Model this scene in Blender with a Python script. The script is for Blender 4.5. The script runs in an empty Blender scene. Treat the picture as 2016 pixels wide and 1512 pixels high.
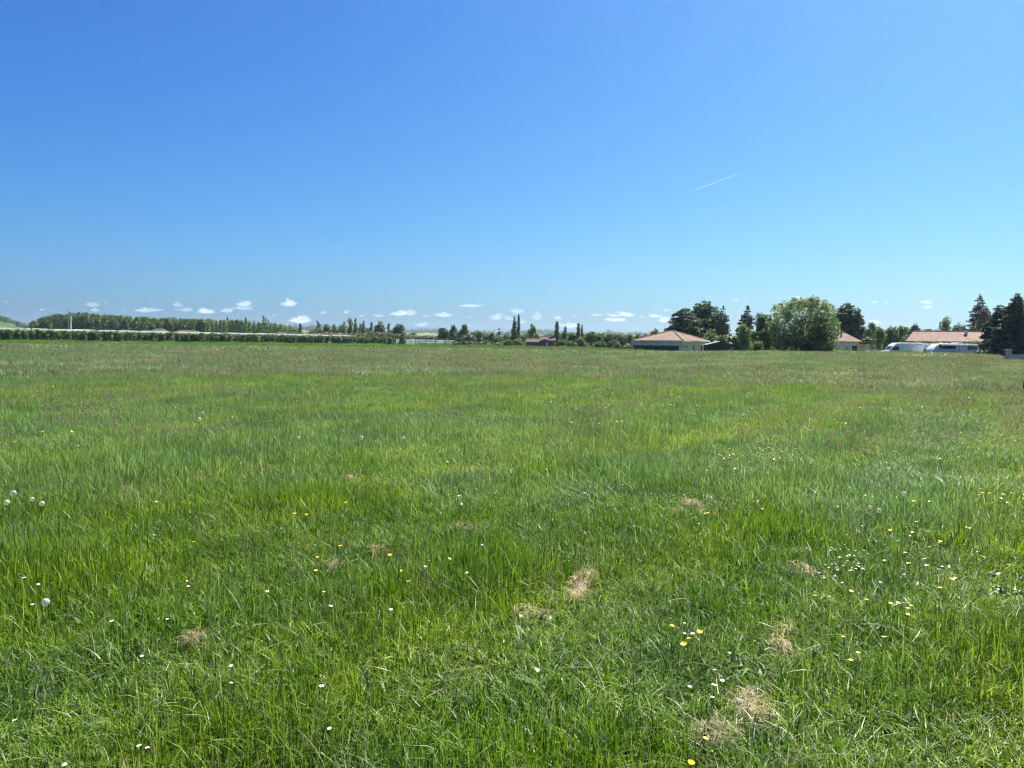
import bpy, bmesh, math, random
import numpy as np
from mathutils import Vector, Matrix, noise as mnoise
R = math.radians
C = bpy.context.scene.collection
S = bpy.context.scene
random.seed(7)
rg = np.random.default_rng(11)

# ------------------------------------------------------------------ camera
FOC = 1512.0                    # focal length in pixels of the 2016 x 1512 photograph
PITCH, ROLL, EYE = R(3.07), R(0.85), 1.6
fwd = Vector((0, math.cos(PITCH), -math.sin(PITCH)))
r0 = Vector((1, 0, 0)); u0 = Vector((0, math.sin(PITCH), math.cos(PITCH)))
rt = r0 * math.cos(ROLL) + u0 * math.sin(ROLL)
up = u0 * math.cos(ROLL) - r0 * math.sin(ROLL)
cam = bpy.data.cameras.new('camera'); camo = bpy.data.objects.new('camera', cam); C.objects.link(camo)
cam.sensor_width = 36.0; cam.lens = 36.0 * FOC / 2016.0
cam.clip_start = 0.1; cam.clip_end = 90000
M = Matrix(((rt.x, up.x, -fwd.x, 0), (rt.y, up.y, -fwd.y, 0), (rt.z, up.z, -fwd.z, EYE), (0, 0, 0, 1)))
camo.matrix_world = M
S.camera = camo

# ------------------------------------------------------------------ sky, sun, exposure
SUN_EL, SUN_AZ = R(55), R(40)           # azimuth: to the right of the view direction
w = bpy.data.worlds.new('World'); S.world = w; w.use_nodes = True
nt = w.node_tree; nt.nodes.clear()
sky = nt.nodes.new('ShaderNodeTexSky'); sky.sky_type = 'NISHITA'; sky.sun_disc = False
sky.sun_elevation = SUN_EL; sky.sun_rotation = SUN_AZ
sky.air_density = 1.0; sky.dust_density = 1.5; sky.ozone_density = 4.0; sky.altitude = 50
bg = nt.nodes.new('ShaderNodeBackground'); bg.inputs['Strength'].default_value = 0.10
wo = nt.nodes.new('ShaderNodeOutputWorld')
# the camera's tone curve for the sky, one power law per channel
sp_ = nt.nodes.new('ShaderNodeSeparateColor'); cb_ = nt.nodes.new('ShaderNodeCombineColor'); nt.links.new(sky.outputs[0], sp_.inputs[0])
for ch, (ex_, k_) in enumerate(((1.589, .082), (1.345, .206), (.776, .78))):
    pw = nt.nodes.new('ShaderNodeMath'); pw.operation = 'POWER'; pw.inputs[1].default_value = ex_
    ml = nt.nodes.new('ShaderNodeMath'); ml.operation = 'MULTIPLY'; ml.inputs[1].default_value = k_
    nt.links.new(sp_.outputs[ch], pw.inputs[0]); nt.links.new(pw.outputs[0], ml.inputs[0]); nt.links.new(ml.outputs[0], cb_.inputs[ch])
nt.links.new(cb_.outputs[0], bg.inputs['Color'])
nt.links.new(bg.outputs[0], wo.inputs['Surface'])
sl = bpy.data.lights.new('sun', 'SUN'); so = bpy.data.objects.new('sun', sl); C.objects.link(so)
sl.energy = 5.0; sl.angle = R(0.53); sl.color = (1.0, 0.95, 0.87)
sd = Vector((math.sin(SUN_AZ) * math.cos(SUN_EL), math.cos(SUN_AZ) * math.cos(SUN_EL), math.sin(SUN_EL)))
so.rotation_euler = sd.to_track_quat('Z', 'Y').to_euler()
S.view_settings.view_transform = 'Standard'; S.view_settings.look = 'None'
S.view_settings.exposure = 1.45; S.view_settings.gamma = 1.0
S.render.engine = 'CYCLES'
S.cycles.max_bounces = 6; S.cycles.diffuse_bounces = 3; S.cycles.glossy_bounces = 2
S.cycles.transmission_bounces = 4; S.cycles.transparent_max_bounces = 12; S.cycles.volume_bounces = 6
S.cycles.use_denoising = True; S.cycles.denoiser = 'OPENIMAGEDENOISE'; S.cycles.denoising_input_passes = 'RGB_ALBEDO_NORMAL'; S.cycles.denoising_prefilter = 'FAST'
S.cycles.caustics_reflective = False; S.cycles.caustics_refractive = False
S.cycles.use_light_tree = False
S.cycles.filter_width = 1.3

# ------------------------------------------------------------------ helpers: pixel -> world
def ray(px, py):
    return fwd + rt * ((px - 1008) / FOC) + up * ((756 - py) / FOC)
def at(px, py, D):
    r = ray(px, py); k = D / r.y
    return Vector((r.x * k, D, EYE + r.z * k))
def hor(px): return 675 + (px - 1008) * math.tan(ROLL)
def gxy(px, D):
    v = at(px, hor(px), D); return v.x, v.y
def ss(x, a, b):
    t = np.clip((np.asarray(x, float) - a) / (b - a), 0, 1); return t * t * (3 - 2 * t)
def hgt(x, y):
    x = np.asarray(x, float); y = np.asarray(y, float)
    yy = np.maximum(y, 1.0); a = x / yy; on = (y > 5)
    amp = 0.35 + 0.30 * ss(a, .18, .36) - 0.30 * ss(a, .645, .69)
    amp = amp * ss(a, .04, .2)
    prof = ss(y, 40, 96) * (1 - ss(y, 112, 125))
    low = -0.28 * ss(y, 113, 126) * ss(a, .28, .38) * (1 - ss(y, 300, 600))
    und = 0.035 * np.sin(x * 1.1 + 1.3 * np.sin(y * .5)) * np.sin(y * .9 + .8 * np.sin(x * .7)) + 0.03 * np.sin(x * .37 + y * .23)
    und = und * (1 - ss(np.hypot(x, y), 60, 120))
    return np.where(on, amp * prof + low, 0) + und
def hz(x, y): return float(hgt(x, y))
def on_plane(px, py, z):
    """where the line of sight through a pixel is z above the ground"""
    r = ray(px, py); k = (EYE - z) / -r.z
    for _ in range(6):
        x, y = r.x * k, r.y * k
        k = (EYE - z - hz(x, y)) / -r.z
    return r.x * k, r.y * k
def field_edge(a):
    """distance of the meadow's far edge for a direction a = x / y"""
    return np.interp(a, [-.8, -.66, -.15, .03, .2, .3, .45, .9], [108, 116, 158, 165, 145, 120, 114, 112])

# ------------------------------------------------------------------ helpers: meshes and tags
def tag(o, label=None, cat=None, group=None, kind=None):
    if label: o['label'] = label
    if cat: o['category'] = cat
    if group: o['group'] = group
    if kind: o['kind'] = kind
    return o
def empty(name, loc=(0, 0, 0), rz=0, label=None, cat=None, group=None):
    o = bpy.data.objects.new(name, None); C.objects.link(o); o.location = loc; o.rotation_euler = (0, 0, rz)
    o.empty_display_size = 0.3
    return tag(o, label, cat, group)
def npmesh(name, V, F, attrs=None, smooth=False):
    V = np.asarray(V, np.float32); F = np.asarray(F, np.int32); k = F.shape[1]
    me = bpy.data.meshes.new(name)
    me.vertices.add(len(V)); me.vertices.foreach_set('co', V.ravel())
    me.loops.add(F.size); me.loops.foreach_set('vertex_index', F.ravel())
    me.polygons.add(len(F)); me.polygons.foreach_set('loop_start', np.arange(0, F.size, k, dtype=np.int32))
    me.polygons.foreach_set('loop_total', np.full(len(F), k, np.int32))
    if smooth: me.polygons.foreach_set('use_smooth', np.ones(len(F), bool))
    for an, arr in (attrs or {}).items():
        a = me.attributes.new(an, 'FLOAT', 'POINT'); a.data.foreach_set('value', np.asarray(arr, np.float32))
    me.update(calc_edges=True)
    return me
def link(name, me, mat, parent=None):
    o = bpy.data.objects.new(name, me); C.objects.link(o)
    if mat is not None:
        me.materials.clear(); me.materials.append(mat)
    if parent is not None: o.parent = parent
    return o
class MB:
    """collects polygons, builds one mesh object"""
    def __init__(s): s.v = []; s.f = []
    def add(s, vs, fs):
        n = len(s.v); s.v += [tuple(v) for v in vs]; s.f += [tuple(i + n for i in f) for f in fs]; return s
    def box(s, x0, x1, y0, y1, z0, z1):
        return s.add([(x0, y0, z0), (x1, y0, z0), (x1, y1, z0), (x0, y1, z0), (x0, y0, z1), (x1, y0, z1), (x1, y1, z1), (x0, y1, z1)],
                     [(0, 3, 2, 1), (4, 5, 6, 7), (0, 1, 5, 4), (1, 2, 6, 5), (2, 3, 7, 6), (3, 0, 4, 7)])
    def prism(s, prof, y0, y1):
        """profile in x,z extruded in y"""
        n = len(prof)
        vs = [(x, y0, z) for x, z in prof] + [(x, y1, z) for x, z in prof]
        fs = [tuple(range(n)), tuple(range(2 * n - 1, n - 1, -1))] + [(i, i + n, (i + 1) % n + n, (i + 1) % n) for i in range(n)]
        return s.add(vs, fs)
    def tube(s, pts, rad, n=6, cap=True):
        pts = [Vector(p) for p in pts]; rings = []
        for i, p in enumerate(pts):
            d = (pts[min(i + 1, len(pts) - 1)] - pts[max(i - 1, 0)]).normalized()
            a = d.orthogonal().normalized(); b = d.cross(a)
            rr = rad[i] if hasattr(rad, '__len__') else rad
            rings.append([p + (a * math.cos(t) + b * math.sin(t)) * rr for t in [2 * math.pi * k / n for k in range(n)]])
        vs = [v for r_ in rings for v in r_]; fs = []
        for i in range(len(pts) - 1):
            for k in range(n):
                fs.append((i * n + k, i * n + (k + 1) % n, (i + 1) * n + (k + 1) % n, (i + 1) * n + k))
        if cap: fs += [tuple(range(n - 1, -1, -1)), tuple(range((len(pts) - 1) * n, len(pts) * n))]
        return s.add(vs, fs)
    def build(s, name, mat, parent=None, bevel=0, seg=2, smooth=False):
        me = bpy.data.meshes.new(name); me.from_pydata(s.v, [], s.f)
        bm = bmesh.new(); bm.from_mesh(me)
        bmesh.ops.recalc_face_normals(bm, faces=bm.faces)
        if bevel:
            bmesh.ops.bevel(bm, geom=[e for e in bm.edges if e.is_manifold and e.calc_face_angle(0) > .5], offset=bevel, segments=seg, affect='EDGES', profile=.6)
        bm.to_mesh(me); bm.free()
        if smooth:
            for p in me.polygons: p.use_smooth = True
        return link(name, me, mat, parent)

# ------------------------------------------------------------------ materials
def newmat(name):
    m = bpy.data.materials.new(name); m.use_nodes = True; m.node_tree.nodes.clear(); return m, m.node_tree
def N(t, k, **kw):
    n = t.nodes.new(k)
    for a, b in kw.items(): setattr(n, a, b)
    return n
def ramp(t, fac, stops, interp='LINEAR'):
    n = N(t, 'ShaderNodeValToRGB'); cr = n.color_ramp; cr.interpolation = interp
    while len(cr.elements) > 1: cr.elements.remove(cr.elements[-1])
    cr.elements[0].position = stops[0][0]; cr.elements[0].color = (*stops[0][1], 1)
    for p, c in stops[1:]:
        e = cr.elements.new(p); e.color = (*c, 1)
    t.links.new(fac, n.inputs[0]); return n.outputs[0]
def noise(t, vec, scale, detail=3, rough=.55):
    n = N(t, 'ShaderNodeTexNoise'); n.inputs['Scale'].default_value = scale
    n.inputs['Detail'].default_value = detail; n.inputs['Roughness'].default_value = rough
    if vec is not None: t.links.new(vec, n.inputs['Vector'])
    return n.outputs[0]
def mixc(t, fac, a, b, mode='MIX'):
    n = N(t, 'ShaderNodeMix', data_type='RGBA', blend_type=mode)
    for sock, v in ((n.inputs[0], fac), (n.inputs[6], a), (n.inputs[7], b)):
        if isinstance(v, (int, float)): sock.default_value = v
        elif isinstance(v, tuple): sock.default_value = (*v, 1)
        else: t.links.new(v, sock)
    return n.outputs[2]
def mapr(t, v, a, b, c=0., d=1.):
    n = N(t, 'ShaderNodeMapRange'); n.inputs[1].default_value = a; n.inputs[2].default_value = b
    n.inputs[3].default_value = c; n.inputs[4].default_value = d; t.links.new(v, n.inputs[0]); return n.outputs[0]
def plain(name, col, rough=.7, spec=.3, var=.12, scale=3., metallic=0., bump=0.):
    m, t = newmat(name); tc = N(t, 'ShaderNodeTexCoord')
    nz = noise(t, tc.outputs['Object'], scale, 4)
    c = mixc(t, mapr(t, nz, .3, .7, 0, 1), tuple(v * (1 - var) for v in col), tuple(min(1, v * (1 + var)) for v in col))
    p = N(t, 'ShaderNodeBsdfPrincipled'); t.links.new(c, p.inputs['Base Color'])
    p.inputs['Roughness'].default_value = rough; p.inputs['Specular IOR Level'].default_value = spec
    p.inputs['Metallic'].default_value = metallic
    if bump:
        b = N(t, 'ShaderNodeBump'); b.inputs['Strength'].default_value = bump; b.inputs['Distance'].default_value = .02
        t.links.new(noise(t, tc.outputs['Object'], scale * 8, 4), b.inputs['Height']); t.links.new(b.outputs[0], p.inputs['Normal'])
    o = N(t, 'ShaderNodeOutputMaterial'); t.links.new(p.outputs[0], o.inputs[0]); return m
TRACK_ANG = math.atan2(15.6, 22)
def leafmat(name, stops, trans=.38, rough=.45, spec=.35, nscale=.35, hue=None, tint=None, tscale=.02, tmul=(1.15, 1.1, .75), streak=False):
    """thin leaves: reflect and let light through; colour by leaf (attribute rnd) and by place"""
    m, t = newmat(name)
    at_ = N(t, 'ShaderNodeAttribute', attribute_name='rnd'); geo = N(t, 'ShaderNodeNewGeometry')
    c = ramp(t, at_.outputs['Fac'], stops)
    nz = noise(t, geo.outputs['Position'], nscale, 3)
    dark = mixc(t, 1.0, c, (.72, .78, .74), 'MULTIPLY'); lite = mixc(t, 1.0, c, (1.2, 1.15, .95), 'MULTIPLY')
    c = mixc(t, mapr(t, nz, .35, .65), dark, lite)
    if tint is not None:
        # the sward grows in long streaks along the old wheel tracks
        ro = N(t, 'ShaderNodeMapping'); ro.inputs['Rotation'].default_value = (0, 0, TRACK_ANG if streak else 0)
        st_ = N(t, 'ShaderNodeMapping'); st_.inputs['Scale'].default_value = (1.9, .16, 1) if streak else (1, 1, 1)
        t.links.new(geo.outputs['Position'], ro.inputs[0]); t.links.new(ro.outputs[0], st_.inputs[0])
        n2 = noise(t, st_.outputs[0], tscale, 4)
        c = mixc(t, mapr(t, n2, .42, .60), c, mixc(t, 1.0, c, tint, 'MULTIPLY'))
    p = N(t, 'ShaderNodeBsdfPrincipled'); t.links.new(c, p.inputs['Base Color'])
    p.inputs['Roughness'].default_value = rough; p.inputs['Specular IOR Level'].default_value = spec
    tr = N(t, 'ShaderNodeBsdfTranslucent'); t.links.new(mixc(t, 1.0, c, tmul, 'MULTIPLY'), tr.inputs[0])
    mx = N(t, 'ShaderNodeMixShader'); mx.inputs[0].default_value = trans
    t.links.new(p.outputs[0], mx.inputs[1]); t.links.new(tr.outputs[0], mx.inputs[2])
    o = N(t, 'ShaderNodeOutputMaterial'); t.links.new(mx.outputs[0], o.inputs[0]); return m

# ------------------------------------------------------------------ ground
def ground_mat():
    m, t = newmat('ground_soil_and_turf'); geo = N(t, 'ShaderNodeNewGeometry'); P = geo.outputs['Position']
    sx = N(t, 'ShaderNodeSeparateXYZ'); t.links.new(P, sx.inputs[0])
    a = N(t, 'ShaderNodeMath', operation='DIVIDE'); t.links.new(sx.outputs[0], a.inputs[0]); t.links.new(sx.outputs[1], a.inputs[1])
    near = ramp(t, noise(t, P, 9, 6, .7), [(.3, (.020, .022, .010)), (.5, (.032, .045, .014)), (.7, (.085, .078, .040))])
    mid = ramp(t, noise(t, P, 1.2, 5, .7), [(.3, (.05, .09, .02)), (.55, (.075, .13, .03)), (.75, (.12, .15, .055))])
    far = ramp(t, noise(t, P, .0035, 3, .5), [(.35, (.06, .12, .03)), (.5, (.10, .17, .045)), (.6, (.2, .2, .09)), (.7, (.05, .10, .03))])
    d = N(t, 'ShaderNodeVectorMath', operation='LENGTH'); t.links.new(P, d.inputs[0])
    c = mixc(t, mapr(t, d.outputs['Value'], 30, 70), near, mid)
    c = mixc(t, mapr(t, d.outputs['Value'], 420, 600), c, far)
    p = N(t, 'ShaderNodeBsdfPrincipled'); t.links.new(c, p.inputs['Base Color']); p.inputs['Roughness'].default_value = .95
    p.inputs['Specular IOR Level'].default_value = .1
    b = N(t, 'ShaderNodeBump'); b.inputs['Strength'].default_value = .8; b.inputs['Distance'].default_value = .05
    t.links.new(noise(t, P, 14, 5, .7), b.inputs['Height']); t.links.new(b.outputs[0], p.inputs['Normal'])
    o = N(t, 'ShaderNodeOutputMaterial'); t.links.new(p.outputs[0], o.inputs[0]); return m
rad = np.concatenate([np.linspace(.0, 60, 90), np.linspace(62, 140, 70), np.geomspace(145, 5000, 40)])
ang = np.linspace(0, 2 * np.pi, 361)[:-1]
rr, aa = np.meshgrid(rad, ang, indexing='ij')
X, Y = rr * np.sin(aa), rr * np.cos(aa); Zg = hgt(X, Y)
V = np.stack([X, Y, Zg], -1).reshape(-1, 3)
i, j = np.meshgrid(np.arange(len(rad) - 1), np.arange(360), indexing='ij'); j2 = (j + 1) % 360
F = np.stack([i * 360 + j, (i + 1) * 360 + j, (i + 1) * 360 + j2, i * 360 + j2], -1).reshape(-1, 4)[:, ::-1]
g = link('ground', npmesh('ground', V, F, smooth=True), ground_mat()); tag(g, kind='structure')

# ------------------------------------------------------------------ grass
def blades(n, base, h, wdt, bend, seg=3, rnd=None, az=None):
    """n bent tapering blades -> V, F, rnd"""
    az = rg.uniform(0, 2 * np.pi, n) if az is None else az
    tw = az + np.pi / 2 + rg.normal(0, .7, n)
    t = np.linspace(0, 1, seg + 1)[None, :]
    out = (bend * h)[:, None] * t ** 1.8
    z = h[:, None] * t * (1 - .38 * np.clip(bend, 0, 1.8)[:, None] * t ** 1.5)
    cx = base[:, 0, None] + np.cos(az)[:, None] * out; cy = base[:, 1, None] + np.sin(az)[:, None] * out
    cz = base[:, 2, None] + z
    hw = .5 * wdt[:, None] * np.clip(1 - t ** 2.2, .06, 1) * (.55 + .45 * np.minimum(1, t * 3.2))
    dx, dy = np.cos(tw)[:, None] * hw, np.sin(tw)[:, None] * hw
    V = np.stack([np.stack([cx - dx, cy - dy, cz], -1), np.stack([cx + dx, cy + dy, cz], -1)], 2).reshape(-1, 3)
    k = 2 * (seg + 1); b = (np.arange(n) * k)[:, None]
    q = np.arange(seg)[None, :] * 2
    F = np.stack([b + q, b + q + 1, b + q + 3, b + q + 2], -1).reshape(-1, 4)
    rnd = rg.uniform(0, 1, n) if rnd is None else rnd
    return V, F, np.repeat(rnd, k)
def join(parts):
    Vs, Fs, As, o = [], [], [], 0
    for V, F, A in parts:
        Vs.append(V); Fs.append(F + o); As.append(A); o += len(V)
    return np.concatenate(Vs), np.concatenate(Fs), np.concatenate(As)
def disc(n, r, z=-.01):
    q = np.sqrt(rg.uniform(0, 1, n)) * r * (1 + rg.normal(0, .12, n)); a = rg.uniform(0, 2 * np.pi, n)
    return np.stack([q * np.cos(a), q * np.sin(a), np.full(n, z)], -1)
GREEN = [(0, (.012, .034, .002)), (.25, (.044, .098, .003)), (.5, (.135, .240, .008)), (.78, (.25, .36, .016)), (.93, (.28, .38, .04)), (.965, (.38, .38, .14)), (1, (.50, .45, .26))]
BLUE = [(0, (.06, .12, .03)), (.5, (.11, .20, .05)), (.85, (.18, .27, .09)), (1, (.45, .45, .26))]
m_grass = leafmat('meadow_grass_blades', GREEN, trans=.42, rough=.45, spec=.35, nscale=1.7, streak=True, tint=(.70, .84, 1.3), tscale=.34, tmul=(1.05, 1.15, .5))
m_coarse = leafmat('coarse_grass_blades', BLUE, trans=.35, rough=.38, spec=.4, nscale=.6, tmul=(.9, 1.1, .6))
MIDG = [(0, (.05, .10, .02)), (.2, (.11, .19, .034)), (.5, (.18, .285, .055)), (.78, (.26, .37, .085)), (.93, (.35, .44, .13)), (.96, (.46, .46, .26)), (1, (.60, .56, .40))]  # paler and bluer than GREEN: brightening by haze and glare put into the colour
m_mid = leafmat('mid_meadow_blades_hazed', MIDG, trans=.45, rough=.45, spec=.3, nscale=1.0, streak=True, tint=(.74, .87, 1.35), tscale=.30, tmul=(1.05, 1.1, .7))
m_far = leafmat('far_meadow_blades', [(0, (.085, .150, .070)), (.5, (.145, .230, .100)), (.82, (.20, .28, .13)), (1, (.28, .27, .2))], trans=.45, rough=.45, spec=.35, nscale=.25, streak=True, tint=(1.25, 1.08, 1.4), tscale=.10)
m_seed = leafmat('seed_heads', [(0, (.18, .16, .11)), (.5, (.27, .235, .18)), (1, (.40, .35, .28))], trans=.3, rough=.7, spec=.2)
m_bright = leafmat('young_grass', [(0, (.07, .16, .02)), (1, (.13, .24, .04))], trans=.4, rough=.5, spec=.3, nscale=.08)
m_margin = leafmat('margin_grass', [(0, (.07, .13, .03)), (.6, (.11, .18, .045)), (1, (.24, .24, .11))], trans=.4, rough=.5, spec=.3, nscale=.3)
m_straw = leafmat('dry_straw', [(0, (.20, .15, .09)), (.5, (.44, .34, .21)), (1, (.66, .55, .38))], trans=.15, rough=.6, spec=.3, nscale=8)

src = bpy.data.collections.new('grass_sources')        # holds the tufts that the grass objects scatter
def variant(name, parts, mat):
    V, F, A = join(parts); me = npmesh(name, V, F, {'rnd': A}); me.materials.append(mat)
    return bpy.data.objects.new(name, me)
def tuft_fine(dens, hm, wm, seg=3, r=.33):
    n = int(dens * math.pi * r * r)
    h = hm * np.clip(rg.lognormal(0, .30, n), .4, 1.55); wd = wm * rg.uniform(.6, 1.5, n); b = np.abs(rg.normal(.42, .45, n))
    P = [blades(n, disc(n, r), h, wd, b, seg)]
    k = max(2, n // 26)                                # a few flat, dry ones low down
    P.append(blades(k, disc(k, r), hm * rg.uniform(.4, 1.3, k), np.full(k, wm * 1.1), rg.uniform(1.2, 2.4, k), seg, rg.uniform(.9, 1, k)))
    return P
def tuft_coarse(n, hm, wm, r=.12):
    base = disc(n, r); az = np.arctan2(base[:, 1], base[:, 0]) + rg.normal(0, .6, n)
    return [blades(n, base, hm * rg.uniform(.5, 1.25, n), wm * rg.uniform(.6, 1.3, n), np.abs(rg.normal(.7, .35, n)), 5, az=az)]
def stalks(n, hm, r, wst, whd, nh=16, spread=.05):
    base = disc(n, r); h = hm * rg.uniform(.7, 1.25, n); b = rg.uniform(.02, .25, n); az = rg.uniform(0, 2 * np.pi, n)
    st = blades(n, base, h, np.full(n, wst), b, 3, rg.uniform(0, .4, n), az=az)
    t = rg.uniform(.72, 1.0, (n, nh)); o = (b * h)[:, None] * t ** 1.8
    px = base[:, 0, None] + np.cos(az)[:, None] * o; py = base[:, 1, None] + np.sin(az)[:, None] * o
    pz = h[:, None] * t * (1 - .38 * b[:, None] * t ** 1.5)
    sp = spread * (1.15 - t) / .4
    aq = rg.uniform(0, 2 * np.pi, (n, nh)); px = px + np.cos(aq) * sp; py = py + np.sin(aq) * sp
    c = np.stack([px, py, pz], -1).reshape(-1, 3); m = len(c)
    hd = blades(m, c, rg.uniform(.8, 1.5, m) * whd * 2.2, np.full(m, whd), rg.uniform(0, .6, m), 2, rg.uniform(0, 1, m))
    return [st, hd]
# families of tufts
FAM = {}
def family(key, objs):
    c = bpy.data.collections.new('tufts_' + key)
    for o in objs: c.objects.link(o)
    FAM[key] = (c, len(objs))
family('near', [variant('grass_tuft', tuft_fine(2300, .100 * s, .0052, 3), m_grass) for s in (.8, .9, 1., 1.1, 1.25, .95, 1.35, .7)])
family('mid', [variant('grass_tuft', tuft_fine(1300, .15 * s, .0080, 2, .5), m_mid) for s in (.8, 1., 1.15, 1.3, .9, 1.05)])
family('far', [variant('grass_tuft', tuft_fine(260, .24 * s, .026, 2, 1.3), m_far) for s in (.8, 1., 1.2, .9, 1.1)])
family('distant', [variant('grass_tuft', tuft_fine(38, .27 * s, .075, 2, 3.4), m_far) for s in (.8, 1., 1.1, .95)])
family('bright', [variant('grass_tuft', tuft_fine(20, .16 * s, .12, 2, 5), m_bright) for s in (.9, 1., 1.1)])
family('margin', [variant('grass_tuft', tuft_fine(60, .42 * s, .06, 3, 2.4), m_margin) for s in (.7, 1., 1.25, .9)])
def flat_stems(n, r, L_, w_):
    base = disc(n, r, 0.0); base[:, 2] = rg.uniform(.03, .11, n); az = rg.uniform(0, 6.283, n); t = np.linspace(0, 1, 4)[None, :]
    l = L_ * rg.uniform(.4, 1.2, n)[:, None]; el = rg.normal(.15, .3, n)[:, None]; cv = rg.normal(0, .25, n)[:, None]
    cx = base[:, 0, None] + np.cos(az[:, None] + cv * t) * l * t; cy = base[:, 1, None] + np.sin(az[:, None] + cv * t) * l * t
    cz = base[:, 2, None] + np.sin(el) * l * t - .25 * l * t ** 2
    hw = w_ * rg.uniform(.5, 1.2, n)[:, None] * np.clip(1 - t ** 3, .15, 1); up_ = rg.uniform(0, 1, n)[:, None]
    dx, dy, dz = -np.sin(az)[:, None] * hw * up_, np.cos(az)[:, None] * hw * up_, hw * (1 - up_)
    V = np.stack([np.stack([cx - dx, cy - dy, cz - dz], -1), np.stack([cx + dx, cy + dy, cz + dz], -1)], 2).reshape(-1, 3)
    b = (np.arange(n) * 8)[:, None]; q = np.arange(3)[None, :] * 2
    return [(V, np.stack([b + q, b + q + 1, b + q + 3, b + q + 2], -1).reshape(-1, 4), np.repeat(rg.uniform(0, 1, n), 8))]
def weed_leaves(n, r, L_):
    base = disc(n, r, 0.0); az = rg.uniform(0, 6.283, n)
    V, F, A = blades(n, base, L_ * rg.uniform(.5, 1.2, n), L_ * .34 * rg.uniform(.6, 1.2, n), rg.uniform(.5, 1.6, n), 4, az=az); return [(V, F, A)]
m_dry = leafmat('dry_stems', [(0, (.26, .24, .12)), (.5, (.42, .40, .24)), (1, (.58, .55, .38))], trans=.25, rough=.4, spec=.5)
m_weed = leafmat('broad_weed_leaves', [(0, (.05, .12, .02)), (.6, (.10, .21, .035)), (1, (.20, .32, .08))], trans=.45, rough=.35, spec=.6)
family('dry', [variant('dry_stems', flat_stems(k, .3, .13, .0013), m_dry) for k in (12, 18, 26)])
family('weed', [variant('weed_leaves', weed_leaves(k, .11, .07), m_weed) for k in (14, 22, 34)])
family('tallgreen', [variant('tall_blades', [blades(k, disc(k, .2), .24 * rg.uniform(.6, 1.3, k), np.full(k, .0052), np.abs(rg.normal(.5, .4, k)), 5)], m_grass) for k in (8, 14, 20)])
family('tall', [variant('tall_blades', [blades(k, disc(k, .25), .30 * rg.uniform(.6, 1.2, k), np.full(k, .0055), np.abs(rg.normal(.35, .3, k)), 5)], m_coarse) for k in (4, 7, 10)])
family('coarse', [variant('coarse_tuft', tuft_coarse(int(44 * s), .155 * s, .0062), m_coarse) for s in (.7, .9, 1., 1.15, 1.3)])
family('seednear', [variant('seed_stalks', stalks(int(9 * s), .26 * s, .28, .0022, .004, 18, .022), m_seed) for s in (.8, 1., 1.2)])
family('seedmid', [variant('seed_stalks', stalks(int(26 * s), .34 * s, .7, .004, .011, 12, .03), m_seed) for s in (.8, 1., 1.15)])
family('seedfar', [variant('seed_stalks', stalks(int(60 * s), .33 * s, 2.2, .01, .035, 6, .06), m_seed) for s in (.8, 1., 1.15)])

def scatter(name, key, pts, scl, label):
    """one object whose geometry nodes set tufts of a family on its points"""
    n = len(pts); me = bpy.data.meshes.new(name); me.vertices.add(n); me.vertices.foreach_set('co', np.asarray(pts, np.float32).ravel())
    for an, arr in (('rz', rg.uniform(0, 6.283, n)), ('tl', rg.normal(0, .05, n)), ('sc', scl[:, 0]), ('sh', scl[:, 1])):
        a = me.attributes.new(an, 'FLOAT', 'POINT'); a.data.foreach_set('value', np.asarray(arr, np.float32))
    a = me.attributes.new('ix', 'INT', 'POINT'); a.data.foreach_set('value', rg.integers(0, FAM[key][1], n).astype(np.int32))
    o = bpy.data.objects.new(name, me); C.objects.link(o); tag(o, label, 'grass', kind='stuff')
    ng = bpy.data.node_groups.new('scatter_' + key, 'GeometryNodeTree')
    ng.interface.new_socket('Geometry', in_out='INPUT', socket_type='NodeSocketGeometry')
    ng.interface.new_socket('Geometry', in_out='OUTPUT', socket_type='NodeSocketGeometry')
    gi, go = N(ng, 'NodeGroupInput'), N(ng, 'NodeGroupOutput')
    ci = N(ng, 'GeometryNodeCollectionInfo'); ci.inputs[0].default_value = FAM[key][0]
    ci.inputs['Separate Children'].default_value = True; ci.inputs['Reset Children'].default_value = True
    ip = N(ng, 'GeometryNodeInstanceOnPoints'); ip.inputs['Pick Instance'].default_value = True
    def na(nm, ty='FLOAT'):
        q = N(ng, 'GeometryNodeInputNamedAttribute'); q.data_type = ty; q.inputs[0].default_value = nm; return q.outputs[0]
    cb = N(ng, 'ShaderNodeCombineXYZ'); ng.links.new(na('tl'), cb.inputs[0]); ng.links.new(na('rz'), cb.inputs[2])
    sb = N(ng, 'ShaderNodeCombineXYZ'); s1 = na('sc'); ng.links.new(s1, sb.inputs[0]); ng.links.new(s1, sb.inputs[1]); ng.links.new(na('sh'), sb.inputs[2])
    ng.links.new(gi.outputs[0], ip.inputs['Points']); ng.links.new(ci.outputs[0], ip.inputs['Instance'])
    ng.links.new(na('ix', 'INT'), ip.inputs['Instance Index']); ng.links.new(cb.outputs[0], ip.inputs['Rotation']); ng.links.new(sb.outputs[0], ip.inputs['Scale'])
    ng.links.new(ip.outputs[0], go.inputs[0])
    md = o.modifiers.new('scatter', 'NODES'); md.node_group = ng
    return o
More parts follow.
